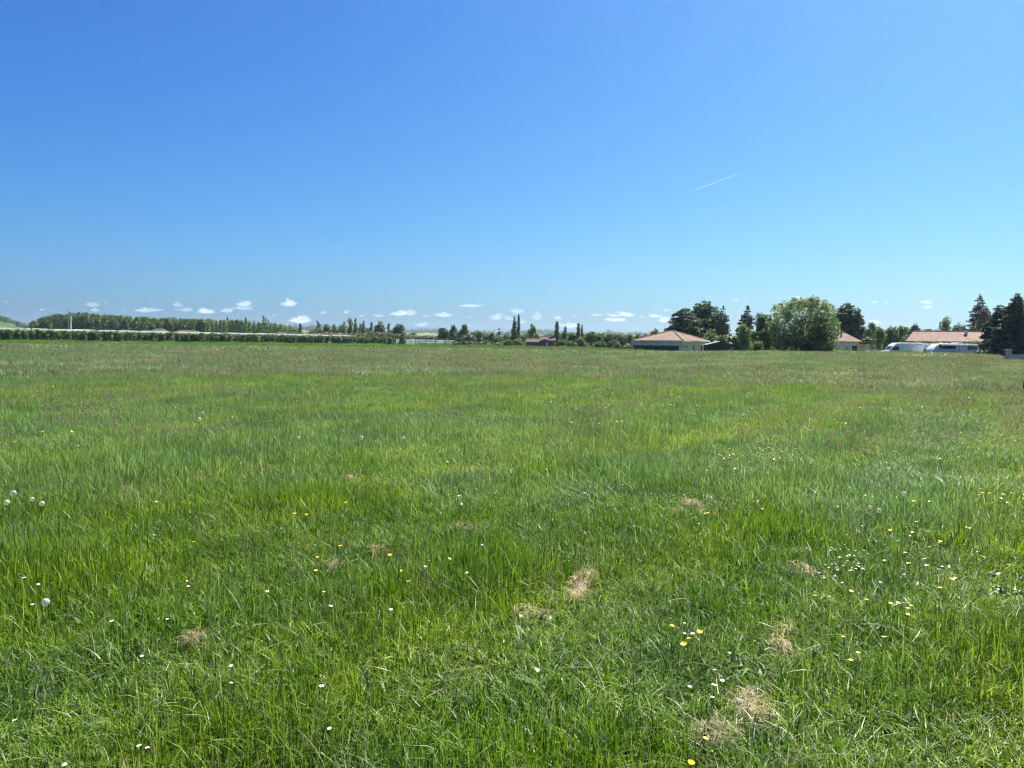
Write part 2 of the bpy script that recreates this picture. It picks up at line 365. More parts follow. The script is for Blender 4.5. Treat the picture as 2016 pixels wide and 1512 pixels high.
def vnoise(x, y, s, seed=0.):
    """cheap smooth noise, about 0..1"""
    v = 0
    for k, (a, b, c, d) in enumerate([(1, .3, 0, .9), (-.4, 1.1, 2.1, .7), (1.7, -.9, 4.2, .45), (.6, 2.2, 1.2, .4), (2.9, 1.3, .4, .28), (-2.1, 3.3, 3.3, .25)]):
        v = v + d * np.sin((a * x + b * y) * s + c + seed * (k + 1) + 1.2 * np.sin((b * x - a * y) * s * .6 + seed))
    return np.clip(.5 + v * .22, 0, 1)
AMAX = .80
def field_pts(r0_, r1_, step, amax=AMAX):
    n = int(r1_ / step) + 2
    gx = np.arange(-int(n * 1.0), int(n * 1.0)) * step; gy = np.arange(0, n) * step
    x, y = np.meshgrid(gx, gy); x = x.ravel() + rg.uniform(-.5, .5, x.size) * step; y = y.ravel() + rg.uniform(-.5, .5, y.size) * step
    r = np.hypot(x, y); a = x / np.maximum(y, .1)
    k = (r > r0_) & (r < r1_) & (np.abs(a) < amax) & (y > .5)
    return x[k], y[k]
# dry patches in the meadow: centre pixel, width and depth in metres, turn, tone, label
STRAW = [
 (1145, 1145, .24, .95, -.30, 1, 'long pale straw patch bared in the grass just right of the middle'),
 (1035, 1203, .26, .16, .1, 1, 'short pale straw patch at the lower left end of the long bared one'),
 (1468, 1382, .24, .40, .1, 1, 'pale mat of dry straw in the grass near the bottom edge'),
 (1412, 1440, .28, .18, .3, 0, 'grey brown matted straw in front of the pale straw mat near the bottom edge'),
 (1363, 994, .22, .75, .2, 1, 'small bright straw patch with buttercups beside it'),
 (1335, 1012, .26, .2, .2, 0, 'dull dry patch just in front of the small straw patch with buttercups'),
 (1655, 995, .22, .3, .1, 1, 'pale dry tuft left of the dandelion clocks on the right'),
 (1588, 1125, .18, .50, .1, 1, 'narrow pale straw patch right below the flat straw streak'),
 (1602, 1089, .36, .10, .05, 1, 'flat pale straw streak among the small white flowers'),
 (1545, 1262, .16, .60, -.3, 1, 'thin upright streak of pale straw left of the buttercups at lower right'),
 (157, 929, .34, .28, 0, -1, 'small brown lump of earth and dead grass at far left of the meadow'),
 (520, 922, .65, .5, 0, 1, 'wide thin straw patch in the left half of the meadow'),
 (695, 946, .42, .22, .1, 1, 'pale flat straw patch right of the wide thin one'),
 (560, 968, .3, .2, .1, -1, 'small brown dead patch below the wide thin straw patch'),
 (918, 1037, .34, .26, .1, 0, 'tan dry patch near the middle of the meadow beside pale bent grass'),
 (650, 1118, .34, .2, .4, 0, 'thin tan dry streak left of the middle'),
 (745, 1086, .22, .14, .2, 0, 'small tan dry streak just left of a buttercup near the middle'),
 (378, 1262, .16, .3, .1, -1, 'reddish brown dead patch in the grass at lower left'),
 (1712, 897, .5, .35, .1, -1, 'grey brown dead patch above the dandelion clocks on the right'),
 (1905, 904, .45, .25, .1, 0, 'small tan dry patch left of the dandelion clock at the right edge'),
 (1691, 790, .4, .35, .1, 1, 'small orange tan dead tuft in the far right half of the meadow'),
 (905, 848, .6, .25, .1, 0, 'small faint tan dry patch in the middle distance'),
 (1222, 940, .4, .25, .1, 0, 'faint reddish tan dry patch right of the middle')]
SPOT = []
for px, py, wx, wy, rz, tone, lab in STRAW:
    x, y = on_plane(px, py, .05); SPOT.append((x, y, wx * .85, wy * .9, rz))
def keep(x, y, grow=.0):
    k = np.ones(len(x), bool)
    for sx, sy, wx, wy, rz in SPOT:
        dx, dy = x - sx, y - sy; c, s = math.cos(rz), math.sin(rz); u, v = c * dx + s * dy, -s * dx + c * dy
        k &= ((u / (wx * .36 + grow)) ** 2 + (v / (wy * .38 + grow)) ** 2) * rg.uniform(.6, 1.7, len(x)) > 1
    return k
def pts3(x, y, dz=0): return np.stack([x, y, hgt(x, y) + dz], -1)
def put(name, key, x, y, sc, sh, label):
    return scatter(name, key, pts3(x, y), np.stack([sc, sh], -1), label)
def trackdens(x, y):
    """old wheel tracks running away to the right: 0..1"""
    v = 0
    for (p, q, wd) in (((1468, 1378), (1830, 762), .38), ((1142, 1140), (1668, 790), .34), ((2016, 860), (1962, 716), 1.0), ((640, 1118), (1240, 800), .3)):
        ax, ay = on_plane(*p, .05); bx, by = on_plane(*q, .05); L_ = math.hypot(bx - ax, by - ay)
        d = np.abs((x - ax) * (by - ay) - (y - ay) * (bx - ax)) / L_ + .12 * np.sin(y * 1.3)
        v = v + np.exp(-(d / (wd + .012 * y)) ** 2)
    return np.clip(v, 0, 1)
# near: every 22 cm, mid, far, distant
x, y = field_pts(1.6, 10.5, .23); k = keep(x, y, .06) & (rg.uniform(0, 1, len(x)) < 1 - .8 * ss(np.hypot(x, y), 8, 10.5)); x, y = x[k], y[k]
hn = (.5 + 1.0 * vnoise(x, y, 2.1) ** 1.3) * rg.uniform(.75, 1.25, len(x)) * (1 - .35 * trackdens(x, y))
put('meadow_grass', 'near', x, y, rg.uniform(.85, 1.15, len(x)), hn * rg.uniform(.85, 1.2, len(x)), 'dense green meadow grass covering the near field')
x, y = field_pts(6.5, 34, .42); k = keep(x, y, .02) & (rg.uniform(0, 1, len(x)) < ss(np.hypot(x, y), 6.5, 9.5)); x, y = x[k], y[k]
hn = (.6 + .8 * vnoise(x, y, 1.1, 2.) ** 1.2) * (1 - .4 * trackdens(x, y))
put('meadow_grass', 'mid', x, y, rg.uniform(.85, 1.2, len(x)), hn * rg.uniform(.85, 1.2, len(x)), 'green meadow grass covering the middle of the field')
x, y = field_pts(33, 92, 1.15); k = y < field_edge(x / y); x, y = x[k], y[k]
put('meadow_grass', 'far', x, y, rg.uniform(.9, 1.2, len(x)), .75 + .5 * vnoise(x, y, .3, 1.), 'taller darker grass in the far half of the meadow')
x, y = field_pts(88, 215, 3.2); k = y < field_edge(x / y) + rg.normal(0, 2, len(x)); x, y = x[k], y[k]
put('meadow_grass', 'distant', x, y, rg.uniform(.9, 1.2, len(x)), .8 + .4 * vnoise(x, y, .12, 4.), 'grey green grass along the far edge of the meadow')
x, y = field_pts(100, 420, 6.5, .9); a = x / y; k = (y > field_edge(a) + 1) & (a < -.06) & (y < np.interp(a, [-.8, -.667, -.15, 0], [205, 222, 372, 400])); x, y = x[k], y[k]
put('young_grass', 'bright', x, y, np.ones(len(x)), rg.uniform(.8, 1.2, len(x)), 'bright green strip of short grass in front of the orchard')
x, y = field_pts(108, 330, 2.9, .85); a = x / y; e = field_edge(a)
k = (a > -.12) & (y > e - 3) & (y < np.interp(a, [-.1, .1, .15, .3, .32, .8], [330, 290, 165, 135, 117, 117])); x, y = x[k], y[k]
put('margin_grass', 'margin', x, y, rg.uniform(.8, 1.2, len(x)), .75 + .6 * vnoise(x, y, .25, 3.), 'tall pale green grass along the field margin before the houses')
# coarse bluish tussocks, seeding stalks
x, y = field_pts(1.8, 26, .5); pr = vnoise(x, y, .9, 5.); k = (rg.uniform(0, 1, len(x)) < .06 + .55 * (pr > .66) + .6 * trackdens(x, y)) & keep(x, y, .08) & (np.hypot(x, y) < 26); x, y = x[k], y[k]
sz = rg.uniform(.6, 1.15, len(x)); put('coarse_grass', 'coarse', x, y, sz, sz * rg.uniform(.75, 1.1, len(x)), 'tussocks of coarse bluish grass with long bent blades')
x, y = field_pts(1.8, 15, .5); k = rg.uniform(0, 1, len(x)) < .12 + .3 * (vnoise(x, y, 1.6, 4.) > .6) + .8 * trackdens(x, y); x, y = x[k], y[k]
sz = rg.uniform(.7, 1.3, len(x)); put('dry_stems', 'dry', x, y, sz, np.ones(len(x)), 'pale dry stems lying across the grass')
x, y = field_pts(1.8, 14, .33); k = rg.uniform(0, 1, len(x)) < .22 + .6 * (vnoise(x, y, 1.9, 7.) > .58); x, y = x[k], y[k]
sz = rg.uniform(.6, 1.3, len(x)); put('weeds', 'weed', x, y, sz, sz, 'low broad leaved weeds between the grass')
x, y = field_pts(1.8, 22, .5); k = rg.uniform(0, 1, len(x)) < .12 + .35 * (vnoise(x, y, .8, 10.) > .6); x, y = x[k], y[k]
sz = rg.uniform(.7, 1.2, len(x)); put('tall_grass', 'tall', x, y, sz, sz, 'single taller grass blades standing above the turf')
x, y = field_pts(1.7, 13, .35); k = rg.uniform(0, 1, len(x)) < .25 + .6 * (vnoise(x, y, 1.2, 15.) > .55); x, y = x[k], y[k]
sz = rg.uniform(.7, 1.2, len(x)); put('long_grass', 'tallgreen', x, y, sz, sz, 'longer bright green grass blades in loose tufts')
x, y = field_pts(1.8, 12, .42); k = rg.uniform(0, 1, len(x)) < .16 + .5 * (vnoise(x, y, 1.3, 8.) > .66) + trackdens(x, y) * .4; x, y = x[k], y[k]
sz = rg.uniform(.7, 1.05, len(x)); put('seeding_grass', 'seednear', x, y, sz, sz, 'thin grass stalks with brownish seed heads')
x, y = field_pts(11.5, 42, .9); k = rg.uniform(0, 1, len(x)) < .22 + .6 * (vnoise(x, y, .5, 3.) > .58) + trackdens(x, y); x, y = x[k], y[k]
sz = rg.uniform(.7, 1.1, len(x)); put('seeding_grass', 'seedmid', x, y, sz, sz, 'grass stalks with brownish seed heads further off')
x, y = field_pts(40, 200, 3.0); k = (rg.uniform(0, 1, len(x)) < .2 + .6 * (vnoise(x, y, .11, 6.) > .55) + trackdens(x, y)) & (y < field_edge(x / y)); x, y = x[k], y[k]
sz = rg.uniform(.8, 1.1, len(x)); put('seeding_grass', 'seedfar', x, y, sz, sz * .95, 'brownish haze of seed heads over the far meadow')

# dry patches
m_earth = plain('dry_earth', (.12, .085, .05), .95, .1, .4, 30, bump=.6)
m_thatch = plain('matted_straw', (.46, .37, .24), .95, .1, .45, 60, bump=.8)
for (px, py, wx, wy, rz, tone, lab), (sx, sy, wx, wy, _) in zip(STRAW, SPOT):
    e = empty('straw_patch', (sx, sy, hz(sx, sy)), rz, lab, 'straw', 'dry patches in the meadow')
    area = wx * wy; big = sy > 8
    n = int(min(900, 3000 * area)) + 60
    ncl = 13; ca = rg.uniform(0, 6.283, ncl); cq = rg.uniform(.2, 1.7, ncl); ci_ = (ncl * rg.uniform(0, 1, n) ** 1.6).astype(int); cr_ = rg.uniform(.08, .34, ncl)[ci_]
    gx_ = (np.cos(ca) * cq)[ci_] + rg.normal(0, 1, n) * cr_; gy_ = (np.sin(ca) * cq)[ci_] + rg.normal(0, 1, n) * cr_
    q = np.hypot(gx_, gy_)
    base = np.stack([gx_ * wx * .33, gy_ * wy * .36, rg.uniform(.0, .05, n) + .045 * np.exp(-q * q)], -1)
    wd = (.0028 if not big else .006)
    V, F, A = blades(n, base, rg.uniform(.02, .055, n) * (1.4 if big else 1), np.full(n, wd), rg.uniform(.8, 2.4, n), 2,
                     rg.uniform(0, 1, n) * (.35 if tone < 0 else (.6 if tone == 0 else 1)) + (.0 if tone < 1 else .0))
    link('straw', npmesh('straw', V, F, {'rnd': A}), m_straw, e)
    k = 22; th = np.linspace(0, 6.283, k, endpoint=False); w_ = 1 + .32 * np.sin(th * 3 + sx * 9) + .22 * np.sin(th * 5 + sy * 5)
    vs = [(0, 0, .055)] + [(math.cos(t_) * wx * .16 * q_, math.sin(t_) * wy * .20 * q_, .03) for t_, q_ in zip(th, w_)] + \
         [(math.cos(t_) * wx * .30 * q_, math.sin(t_) * wy * .34 * q_, -.02) for t_, q_ in zip(th, w_)]
    fs = [(0, 1 + i_, 1 + (i_ + 1) % k) for i_ in range(k)] + [(1 + i_, 1 + k + i_, 1 + k + (i_ + 1) % k, 1 + (i_ + 1) % k) for i_ in range(k)]
    MB().add(vs, fs).build('thatch', m_thatch if tone >= 0 else m_earth, e, smooth=True)

# ------------------------------------------------------------------ flowers
m_stem = plain('flower_stem', (.09, .16, .04), .6, .3)
m_yel = plain('buttercup_petals', (.75, .52, .015), .35, .5, .1, 40)
m_white = plain('white_petals', (.78, .77, .72), .6, .3, .06, 40)
m_disc = plain('daisy_centre', (.7, .45, .04), .8, .2)
m_fluff = leafmat('dandelion_fluff', [(0, (.55, .53, .48)), (1, (.8, .78, .74))], trans=.4, rough=.8, spec=.1, tmul=(1, 1, 1))
def stem_mb(h, r=.0012, lean=.02):
    return MB().tube([(0, 0, 0), (lean * .3, 0, h * .5), (lean, 0, h)], r, 5)
def petals(npet, ro, ri, z, cup, wd, x0=0.):
    mb = MB()
    for i_ in range(npet):
        a_ = 2 * math.pi * i_ / npet; d = Vector((math.cos(a_), math.sin(a_), 0)); s_ = Vector((-d.y, d.x, 0))
        c0 = Vector((x0, 0, z)) + d * ri; c1 = Vector((x0, 0, z + cup * .45)) + d * (ro * .6); c2 = Vector((x0, 0, z + cup)) + d * ro
        mb.add([c0 - s_ * wd * .25, c0 + s_ * wd * .25, c1 + s_ * wd * .5, c1 - s_ * wd * .5, c2 + s_ * wd * .3, c2 - s_ * wd * .3], [(0, 1, 2, 3), (3, 2, 4, 5)])
    return mb
def tree_copy(root, loc, rz, sc, label=None, group=None):
    r_ = root.copy(); C.objects.link(r_); r_.location = loc; r_.rotation_euler = (random.uniform(-.22, .22), random.uniform(-.22, .22), rz); r_.scale = (sc, sc, sc)
    if label: r_['label'] = label
    if group: r_['group'] = group
    for ch in list(root.children):
        c_ = ch.copy(); C.objects.link(c_); c_.parent = r_
        for g_ in ch.children:
            d_ = g_.copy(); C.objects.link(d_); d_.parent = c_
    return r_
def make_buttercup(h):
    e = empty('buttercup', (0, 0, 0), 0, 'small yellow buttercup in the meadow', 'flower', 'buttercups in the meadow')
    stem_mb(h).build('stem', m_stem, e); petals(6, .0125, .001, h, .005, .015, .02).build('petals', m_yel, e); return e
def make_daisy(h):
    e = empty('daisy', (0, 0, 0), 0, 'small white daisy in the meadow', 'flower', 'small white flowers in the meadow')
    stem_mb(h).build('stem', m_stem, e); petals(11, .0088, .0025, h, .0015, .0040, .02).build('petals', m_white, e)
    mb = MB(); mb.add([(.02 + .0035 * math.cos(t_), .0035 * math.sin(t_), h + .0015) for t_ in np.linspace(0, 6.28, 7)[:-1]] + [(.02, 0, h + .004)], [(i_, (i_ + 1) % 6, 6) for i_ in range(6)])
    mb.build('flower_centre', m_disc, e); return e
def make_clock(h):
    e = empty('dandelion_clock', (0, 0, 0), 0, 'round white dandelion clock', 'flower', 'dandelion clocks in the meadow')
    stem_mb(h, .0018, .01).build('stem', m_stem, e)
    n = 150; d = rg.normal(0, 1, (n, 3)); d /= np.linalg.norm(d, axis=1)[:, None]; c0 = np.array([.01, 0, h])
    Vs, Fs, As = [], [], []
    for i_ in range(n):
        u_ = Vector(d[i_]); a_ = u_.orthogonal().normalized(); b_ = u_.cross(a_); c_ = Vector(c0) + u_ * .0175
        base = len(Vs)
        for t_ in range(3):                                    # three crossing hairs form one parachute
            an = t_ * 1.047 + i_; dv = (a_ * math.cos(an) + b_ * math.sin(an)); nv = (a_ * -math.sin(an) + b_ * math.cos(an)) * .0005
            k_ = len(Vs); Vs += [c_ - dv * .0048 - nv, c_ + dv * .0048 - nv, c_ + dv * .0048 + nv, c_ - dv * .0048 + nv]; Fs.append((k_, k_ + 1, k_ + 2, k_ + 3)); As += [rg.uniform()] * 4
    link('seed_head', npmesh('seed_head', np.array([tuple(v) for v in Vs]), Fs, {'rnd': As}), m_fluff, e)
    MB().add([tuple(c0 + np.array(v) * .0035) for v in [(1, 0, 0), (-1, 0, 0), (0, 1, 0), (0, -1, 0), (0, 0, 1), (0, 0, -1)]],
             [(0, 2, 4), (2, 1, 4), (1, 3, 4), (3, 0, 4), (2, 0, 5), (1, 2, 5), (3, 1, 5), (0, 3, 5)]).build('core', m_stem, e)
    return e
def plant(proto_fn, hs, spots, used={}):
    for px, py, sc, label, group in spots:
        h = random.choice(hs); key = (proto_fn.__name__, h)
        x, y = on_plane(px, py, h * sc); loc = (x, y, hz(x, y)); rz = random.uniform(0, 6.28)
        if key not in used:
            e = proto_fn(h); used[key] = e; e.location = loc; e.rotation_euler = (random.uniform(-.2, .2), random.uniform(-.2, .2), rz); e.scale = (sc,) * 3; e['label'] = label; e['group'] = group
        else: tree_copy(used[key], loc, rz, sc, label, group)
CL = [(97, 1188, 1.1, 'large fluffy dandelion clock at lower left'), (44, 968, 1.2, 'fluffy dandelion clock at the left edge, upper one of the loose cluster'),
 (20, 989, 1.2, 'fluffy dandelion clock nearest the left edge'), (64, 990, 1.1, 'faint dandelion clock at the left edge, right in the loose cluster'),
 (81, 979, 1.0, 'dandelion clock at the right end of the cluster by the left edge'), (393, 824, 1.5, 'tall white dandelion clock alone in the left middle distance'),
 (404, 812, 1.2, 'small dandelion clock just right of and behind the tall lone one'), (457, 822, 1.2, 'dandelion clock right of the tall lone one'),
 (590, 862, 1.2, 'faint dandelion clock between the tall lone one and the meadow middle'), (711, 859, 1.4, 'white dandelion clock left of the middle of the meadow'),
 (790, 862, 1.1, 'greyish dandelion clock right of the white one near the middle'), (1783, 973, 1.15, 'bright round dandelion clock above the pair at right'),
 (1718, 999, 1.1, 'right one of the pair of dandelion clocks at right'), (1707, 996, .9, 'left one of the pair of dandelion clocks at right'),
 (1993, 905, 1.3, 'bright dandelion clock close to the right edge'), (1983, 902, 1.1, 'smaller dandelion clock touching the bright one at the right edge'),
 (1470, 816, 1.4, 'dandelion clock in the right middle distance'), (1903, 818, 1.3, 'dandelion clock among white specks at far right')]
plant(make_clock, [.26], [(px, py, sc, lab, 'dandelion clocks in the meadow') for px, py, sc, lab in CL])
BC = {'yellow buttercup in the loose group at lower right': [(1658, 1161), (1618, 1177), (1628, 1176), (1711, 1184), (1727, 1184), (1780, 1186), (1789, 1194), (1780, 1203), (1788, 1201), (1667, 1257), (1738, 1259), (1685, 1282), (1684, 1303)],
 'yellow buttercup scattered right of the white daisies at lower right': [(1780, 1087), (1853, 1064), (1745, 1101), (1801, 1112), (1818, 1101), (1843, 1114), (1917, 1096), (1853, 1132), (1879, 1136), (1849, 1159)],
 'yellow buttercup in the small group right of the bottom middle': [(1309, 1229), (1382, 1235), (1373, 1253), (1357, 1261)],
 'yellow buttercup near the bottom edge left of the straw mat': [(1367, 1452), (1341, 1479)],
 'yellow buttercup in the sparse row left of the bottom middle': [(607, 1122), (688, 1109), (704, 1105), (826, 1111), (799, 1122), (805, 1148), (632, 1094), (674, 1076), (768, 1093)],
 'yellow buttercup in the dense drift right of the middle': [(1436, 888), (1460, 878), (1424, 899), (1453, 920), (1480, 920), (1521, 904), (1486, 881), (1557, 913), (1430, 893), (1438, 897), (1427, 903), (1441, 884), (1434, 902), (1500, 886), (1448, 893), (1420, 895)],
 'yellow buttercup beside the small bright straw patch': [(1392, 1010), (1365, 984), (1378, 985), (1388, 1007), (1362, 978)],
 'lone yellow buttercup between the straw patch and the pale dry tuft': [(1498, 1002)],
 'yellow buttercup in the bright cluster at the right edge': [(1936, 962), (1957, 969), (1960, 977), (1984, 973), (1990, 971), (2007, 972), (1970, 953), (1979, 954), (1963, 953), (1988, 991), (2009, 982), (1943, 970), (1951, 975)],
 'yellow buttercup right above the bright round dandelion clock': [(1858, 946), (1873, 947), (1897, 947), (1833, 987), (1823, 985), (1847, 888), (1852, 895), (1726, 907), (1785, 914), (1825, 888), (1858, 903), (1878, 898)],
 'yellow buttercup below the pair of dandelion clocks at right': [(1804, 1028), (1771, 1027), (1746, 1039), (1789, 1047), (1778, 1038), (1904, 1039), (1922, 1040)],
 'yellow buttercup in the far right part of the meadow': [(1649, 833), (1654, 832), (1665, 834), (1684, 808), (2000, 867), (1441, 789), (1436, 792), (1478, 774), (1456, 776), (1637, 826), (1702, 802)],
 'yellow buttercup in the middle distance right of the middle': [(1021, 823), (1024, 821), (1082, 807), (1030, 791), (1064, 781), (1158, 826), (1176, 834), (1221, 831), (1231, 829), (1141, 841), (1156, 876), (1215, 829), (1196, 832), (1092, 808), (1143, 804), (1123, 831)],
 'yellow buttercup near the pale bent grass in the middle': [(896, 962), (898, 977), (875, 909), (1240, 956), (1217, 979)],
 'yellow buttercup in the group at the left edge': [(83, 850), (75, 851), (10, 860), (21, 871), (31, 869), (54, 866), (62, 871), (92, 871), (158, 880), (90, 890), (129, 849), (152, 878)],
 'yellow buttercup far off at the left edge': [(21, 774), (45, 781), (52, 782), (73, 778), (99, 760), (259, 802), (401, 797), (424, 802), (88, 757), (105, 762)],
 'yellow buttercup in the left half of the meadow': [(314, 987), (349, 990), (578, 1012), (618, 1010), (638, 1006), (385, 1069), (691, 987)]}
sp = []
for lab, L in BC.items():
    for px, py in L: sp.append((px, py, random.uniform(.9, 1.25) * (.9 if py > 1000 else 1.05 if py > 860 else 1.3), lab, 'buttercups in the meadow'))
plant(make_buttercup, [.18, .24], sp)
DS = {'white daisy low in the grass at lower left': [(41, 1415), (233, 1218), (325, 1219), (130, 1493), (285, 1471), (453, 1503), (294, 1470), (265, 1292), (457, 1307), (430, 1344), (55, 1135), (78, 1145), (380, 1150)],
 'white daisy in the grass left of the bottom middle': [(670, 1425), (641, 1346), (521, 1164), (652, 1164), (635, 1188), (784, 1191), (930, 1124), (850, 1105)],
 'white daisy near the small buttercup group at the bottom': [(1348, 1245), (1362, 1243), (1433, 1341), (1402, 1353), (1392, 1375), (1361, 1351), (1414, 1322), (1340, 1226)]}
sp = [(px, py, random.uniform(.85, 1.2), lab, 'small white flowers in the meadow') for lab, L in DS.items() for px, py in L]
def cloud_of(cx, cy, wx, wy, n, lab, sc):
    for _ in range(n):
        sp.append((cx + random.gauss(0, wx), cy + random.gauss(0, wy), random.uniform(.8, 1.15) * sc, lab, 'small white flowers in the meadow'))
cloud_of(1668, 1098, 32, 26, 44, 'white daisy in the dense drift beside the flat straw streak', .85)
cloud_of(1790, 1072, 60, 30, 16, 'white daisy in the loose scatter right of the dense drift', .85)
cloud_of(1520, 893, 45, 12, 34, 'white daisy in the drift behind the buttercups right of the middle', 1.15)
cloud_of(1905, 800, 40, 24, 14, 'white speck of a flower in the far right meadow', 1.5)
plant(make_daisy, [.13, .19], sp)
# far flowers nobody could count
def speck_mesh(name, mat, pts, size, label, hgt_):
    n = len(pts); x, y = pts[:, 0], pts[:, 1]; z = hgt(x, y) + hgt_ * rg.uniform(.8, 1.15, n)
    c = np.stack([x, y, z], -1); s_ = size * rg.uniform(.7, 1.2, n)
    a = rg.uniform(0, 6.28, n); k = 6; th = np.arange(k) * 2 * np.pi / k
    V = c[:, None, :] + np.stack([np.cos(a[:, None] + th) * s_[:, None], np.sin(a[:, None] + th) * s_[:, None], np.zeros((n, k)) + rg.uniform(0, .4, (n, 1)) * np.sin(th) * s_[:, None]], -1)
    F = np.arange(n * k).reshape(n, k)
    o = link(name, npmesh(name, V.reshape(-1, 3), F), mat); tag(o, label, 'flowers', kind='stuff'); return o
x, y = field_pts(14, 75, .8); pr = vnoise(x, y, .35, 9.); a = x / y
k = rg.uniform(0, 1, len(x)) < np.where((a > .1) & (pr > .5), .3, .02) * np.where(y > 40, 1.3, 1); speck_mesh('buttercups', m_yel, np.stack([x[k], y[k]], -1), .017, 'faint yellow scatter of far buttercups', .30)
pp = []
for px, py, wx, wy, n in ((1640, 733, 45, 6, 300), (1320, 722, 22, 3, 80), (1470, 722, 20, 3, 50), (1250, 785, 90, 10, 60)):
    for _ in range(n):
        xx, yy = on_plane(px + random.gauss(0, wx), py + random.gauss(0, wy), .4); pp.append((xx, yy))
speck_mesh('buttercups', m_yel, np.array(pp), .022, 'yellow drifts of buttercups near the far edge of the meadow', .42)
x, y = field_pts(3, 40, .45); k = rg.uniform(0, 1, len(x)) < .07 + .22 * (vnoise(x, y, .6, 12.) > .58); speck_mesh('daisies', m_white, np.stack([x[k], y[k]], -1), .008, 'tiny pale flower heads sprinkled through the grass', .20)

# ------------------------------------------------------------------ foliage tools
def leafquads(c, nrm, size, rnd):
    n = len(c); a = np.cross(nrm, rg.normal(0, 1, (n, 3))); a /= np.linalg.norm(a, axis=1)[:, None] + 1e-9
    b = np.cross(nrm, a); b /= np.linalg.norm(b, axis=1)[:, None] + 1e-9
    s = (size * rg.uniform(.6, 1.35, n))[:, None]; a = a * s * .62; b = b * s * .38
    V = np.stack([c - a, c - b, c + a, c + b], 1).reshape(-1, 3)
    return V, np.arange(4 * n).reshape(n, 4), np.repeat(rnd, 4)
def lobes_leaves(lobes, size, dens):
    """lobes: list of (centre, radii) -> leaf quads through their outer shells"""
    out = []
    for c, r in lobes:
        r = np.asarray(r, float); area = 4 * (r[0] * r[1] + r[0] * r[2] + r[1] * r[2])
        n = max(12, int(dens * area / size ** 2))
        d = rg.normal(0, 1, (n, 3)); d /= np.linalg.norm(d, axis=1)[:, None]
        q = 1 - np.abs(rg.normal(0, .17, n)) + (rg.uniform(0, 1, n) < .12) * rg.uniform(0, .22, n)
        bd = rg.normal(0, 1, (12, 3)); bd /= np.linalg.norm(bd, axis=1)[:, None]; bw = rg.uniform(.10, .26, 12); ba = rg.uniform(.15, .5, 12)
        bump = (ba * np.exp(-((d[:, None, :] - bd[None]) ** 2).sum(-1) / (2 * bw ** 2))).max(1)      # shoots that stick out of the lobe
        q *= .90 + bump
        p = np.asarray(c) + d * r * q[:, None]
        nn = d * .7 + rg.normal(0, .6, (n, 3)) + np.array([0, 0, .25]); nn /= np.linalg.norm(nn, axis=1)[:, None]
        out.append(leafquads(p, nn, size * 1.15, np.clip(rg.normal(.42, .25, n) + rg.normal(0, .12) + bump * .5, 0, 1)))
    return out
def shape_lobes(kind, W, H, z0):
    """lobes of a crown W wide, from z0 to H, by kind"""
    L = []; hh = H - z0; zc = z0 + hh / 2
    if kind == 'round':
        L.append(((0, 0, zc), (W * .33, W * .33, hh * .36)))
        for i_ in range(15):
            a = random.uniform(0, 6.28); e_ = math.asin(random.uniform(-.75, .95)); q = random.uniform(.52, .66)
            r_ = random.uniform(.13, .21)
            L.append(((math.cos(a) * math.cos(e_) * W * .5 * q, math.sin(a) * math.cos(e_) * W * .5 * q, zc + math.sin(e_) * hh * .5 * q * 1.1), (W * r_, W * r_, hh * r_ * .95)))
    elif kind == 'open':                                # airy with gaps and uneven outline
        for i_ in range(17):
            a = random.uniform(0, 6.28); t = random.uniform(.05, 1.0); q = random.uniform(.1, 1) * math.sin(math.pi * min(.92, t * .8 + .15))
            r_ = random.uniform(.12, .21)
            L.append(((math.cos(a) * W * .4 * q, math.sin(a) * W * .4 * q, z0 + hh * (.08 + .84 * t)), (W * r_, W * r_, min(hh * r_ * .9, W * r_ * 1.4))))
    elif kind == 'column':                              # lombardy poplar, cypress
        k = max(5, int(hh / W * 3))
        for i_ in range(k):
            t = (i_ + .5) / k; w_ = W * .5 * (math.sin(math.pi * (t * .82 + .1)) ** .6) * random.uniform(.78, 1.0)
            L.append(((random.uniform(-.06, .06) * W, random.uniform(-.06, .06) * W, z0 + hh * t), (w_, w_, hh / k * .95)))
        L.append(((0, 0, H - hh * .06), (W * .13, W * .13, hh * .07)))
    elif kind == 'cone':
        k = max(5, int(hh / W * 4))
        for i_ in range(k):
            t = (i_ + .5) / k; w_ = W * .5 * (1 - t) ** .7 * random.uniform(.8, 1.0) + W * .04
            L.append(((random.uniform(-.05, .05) * W, random.uniform(-.05, .05) * W, z0 + hh * t), (w_, w_, hh / k * .9)))
    elif kind == 'bush':
        for i_ in range(10):
            a = random.uniform(0, 6.28); q = random.uniform(0, .32); r_ = random.uniform(.2, .32)
            zz = z0 + hh * random.uniform(.25, .68)
            L.append(((math.cos(a) * W * q, math.sin(a) * W * q, zz), (W * r_, W * r_, min(hh * .34, W * r_ * 1.2))))
    return L
def trunk_mb(H, r, z0, W, limbs=5):
    mb = MB(); n = 5
    pts = [(random.uniform(-.02, .02) * W * i_, random.uniform(-.02, .02) * W * i_, H * .8 * i_ / n) for i_ in range(n + 1)]; pts[0] = (0, 0, -.15)
    mb.tube(pts, [r * (1.15 - i_ / n * .85) for i_ in range(n + 1)], 7)
    for i_ in range(limbs):
        a = 6.28 * i_ / limbs + random.uniform(-.4, .4); zb = z0 + (H - z0) * random.uniform(.0, .35); L_ = W * random.uniform(.25, .42)
        mb.tube([(0, 0, zb), (math.cos(a) * L_ * .5, math.sin(a) * L_ * .5, zb + L_ * .45), (math.cos(a) * L_, math.sin(a) * L_, zb + L_ * 1.0)], [r * .45, r * .28, r * .1], 5)
    return mb
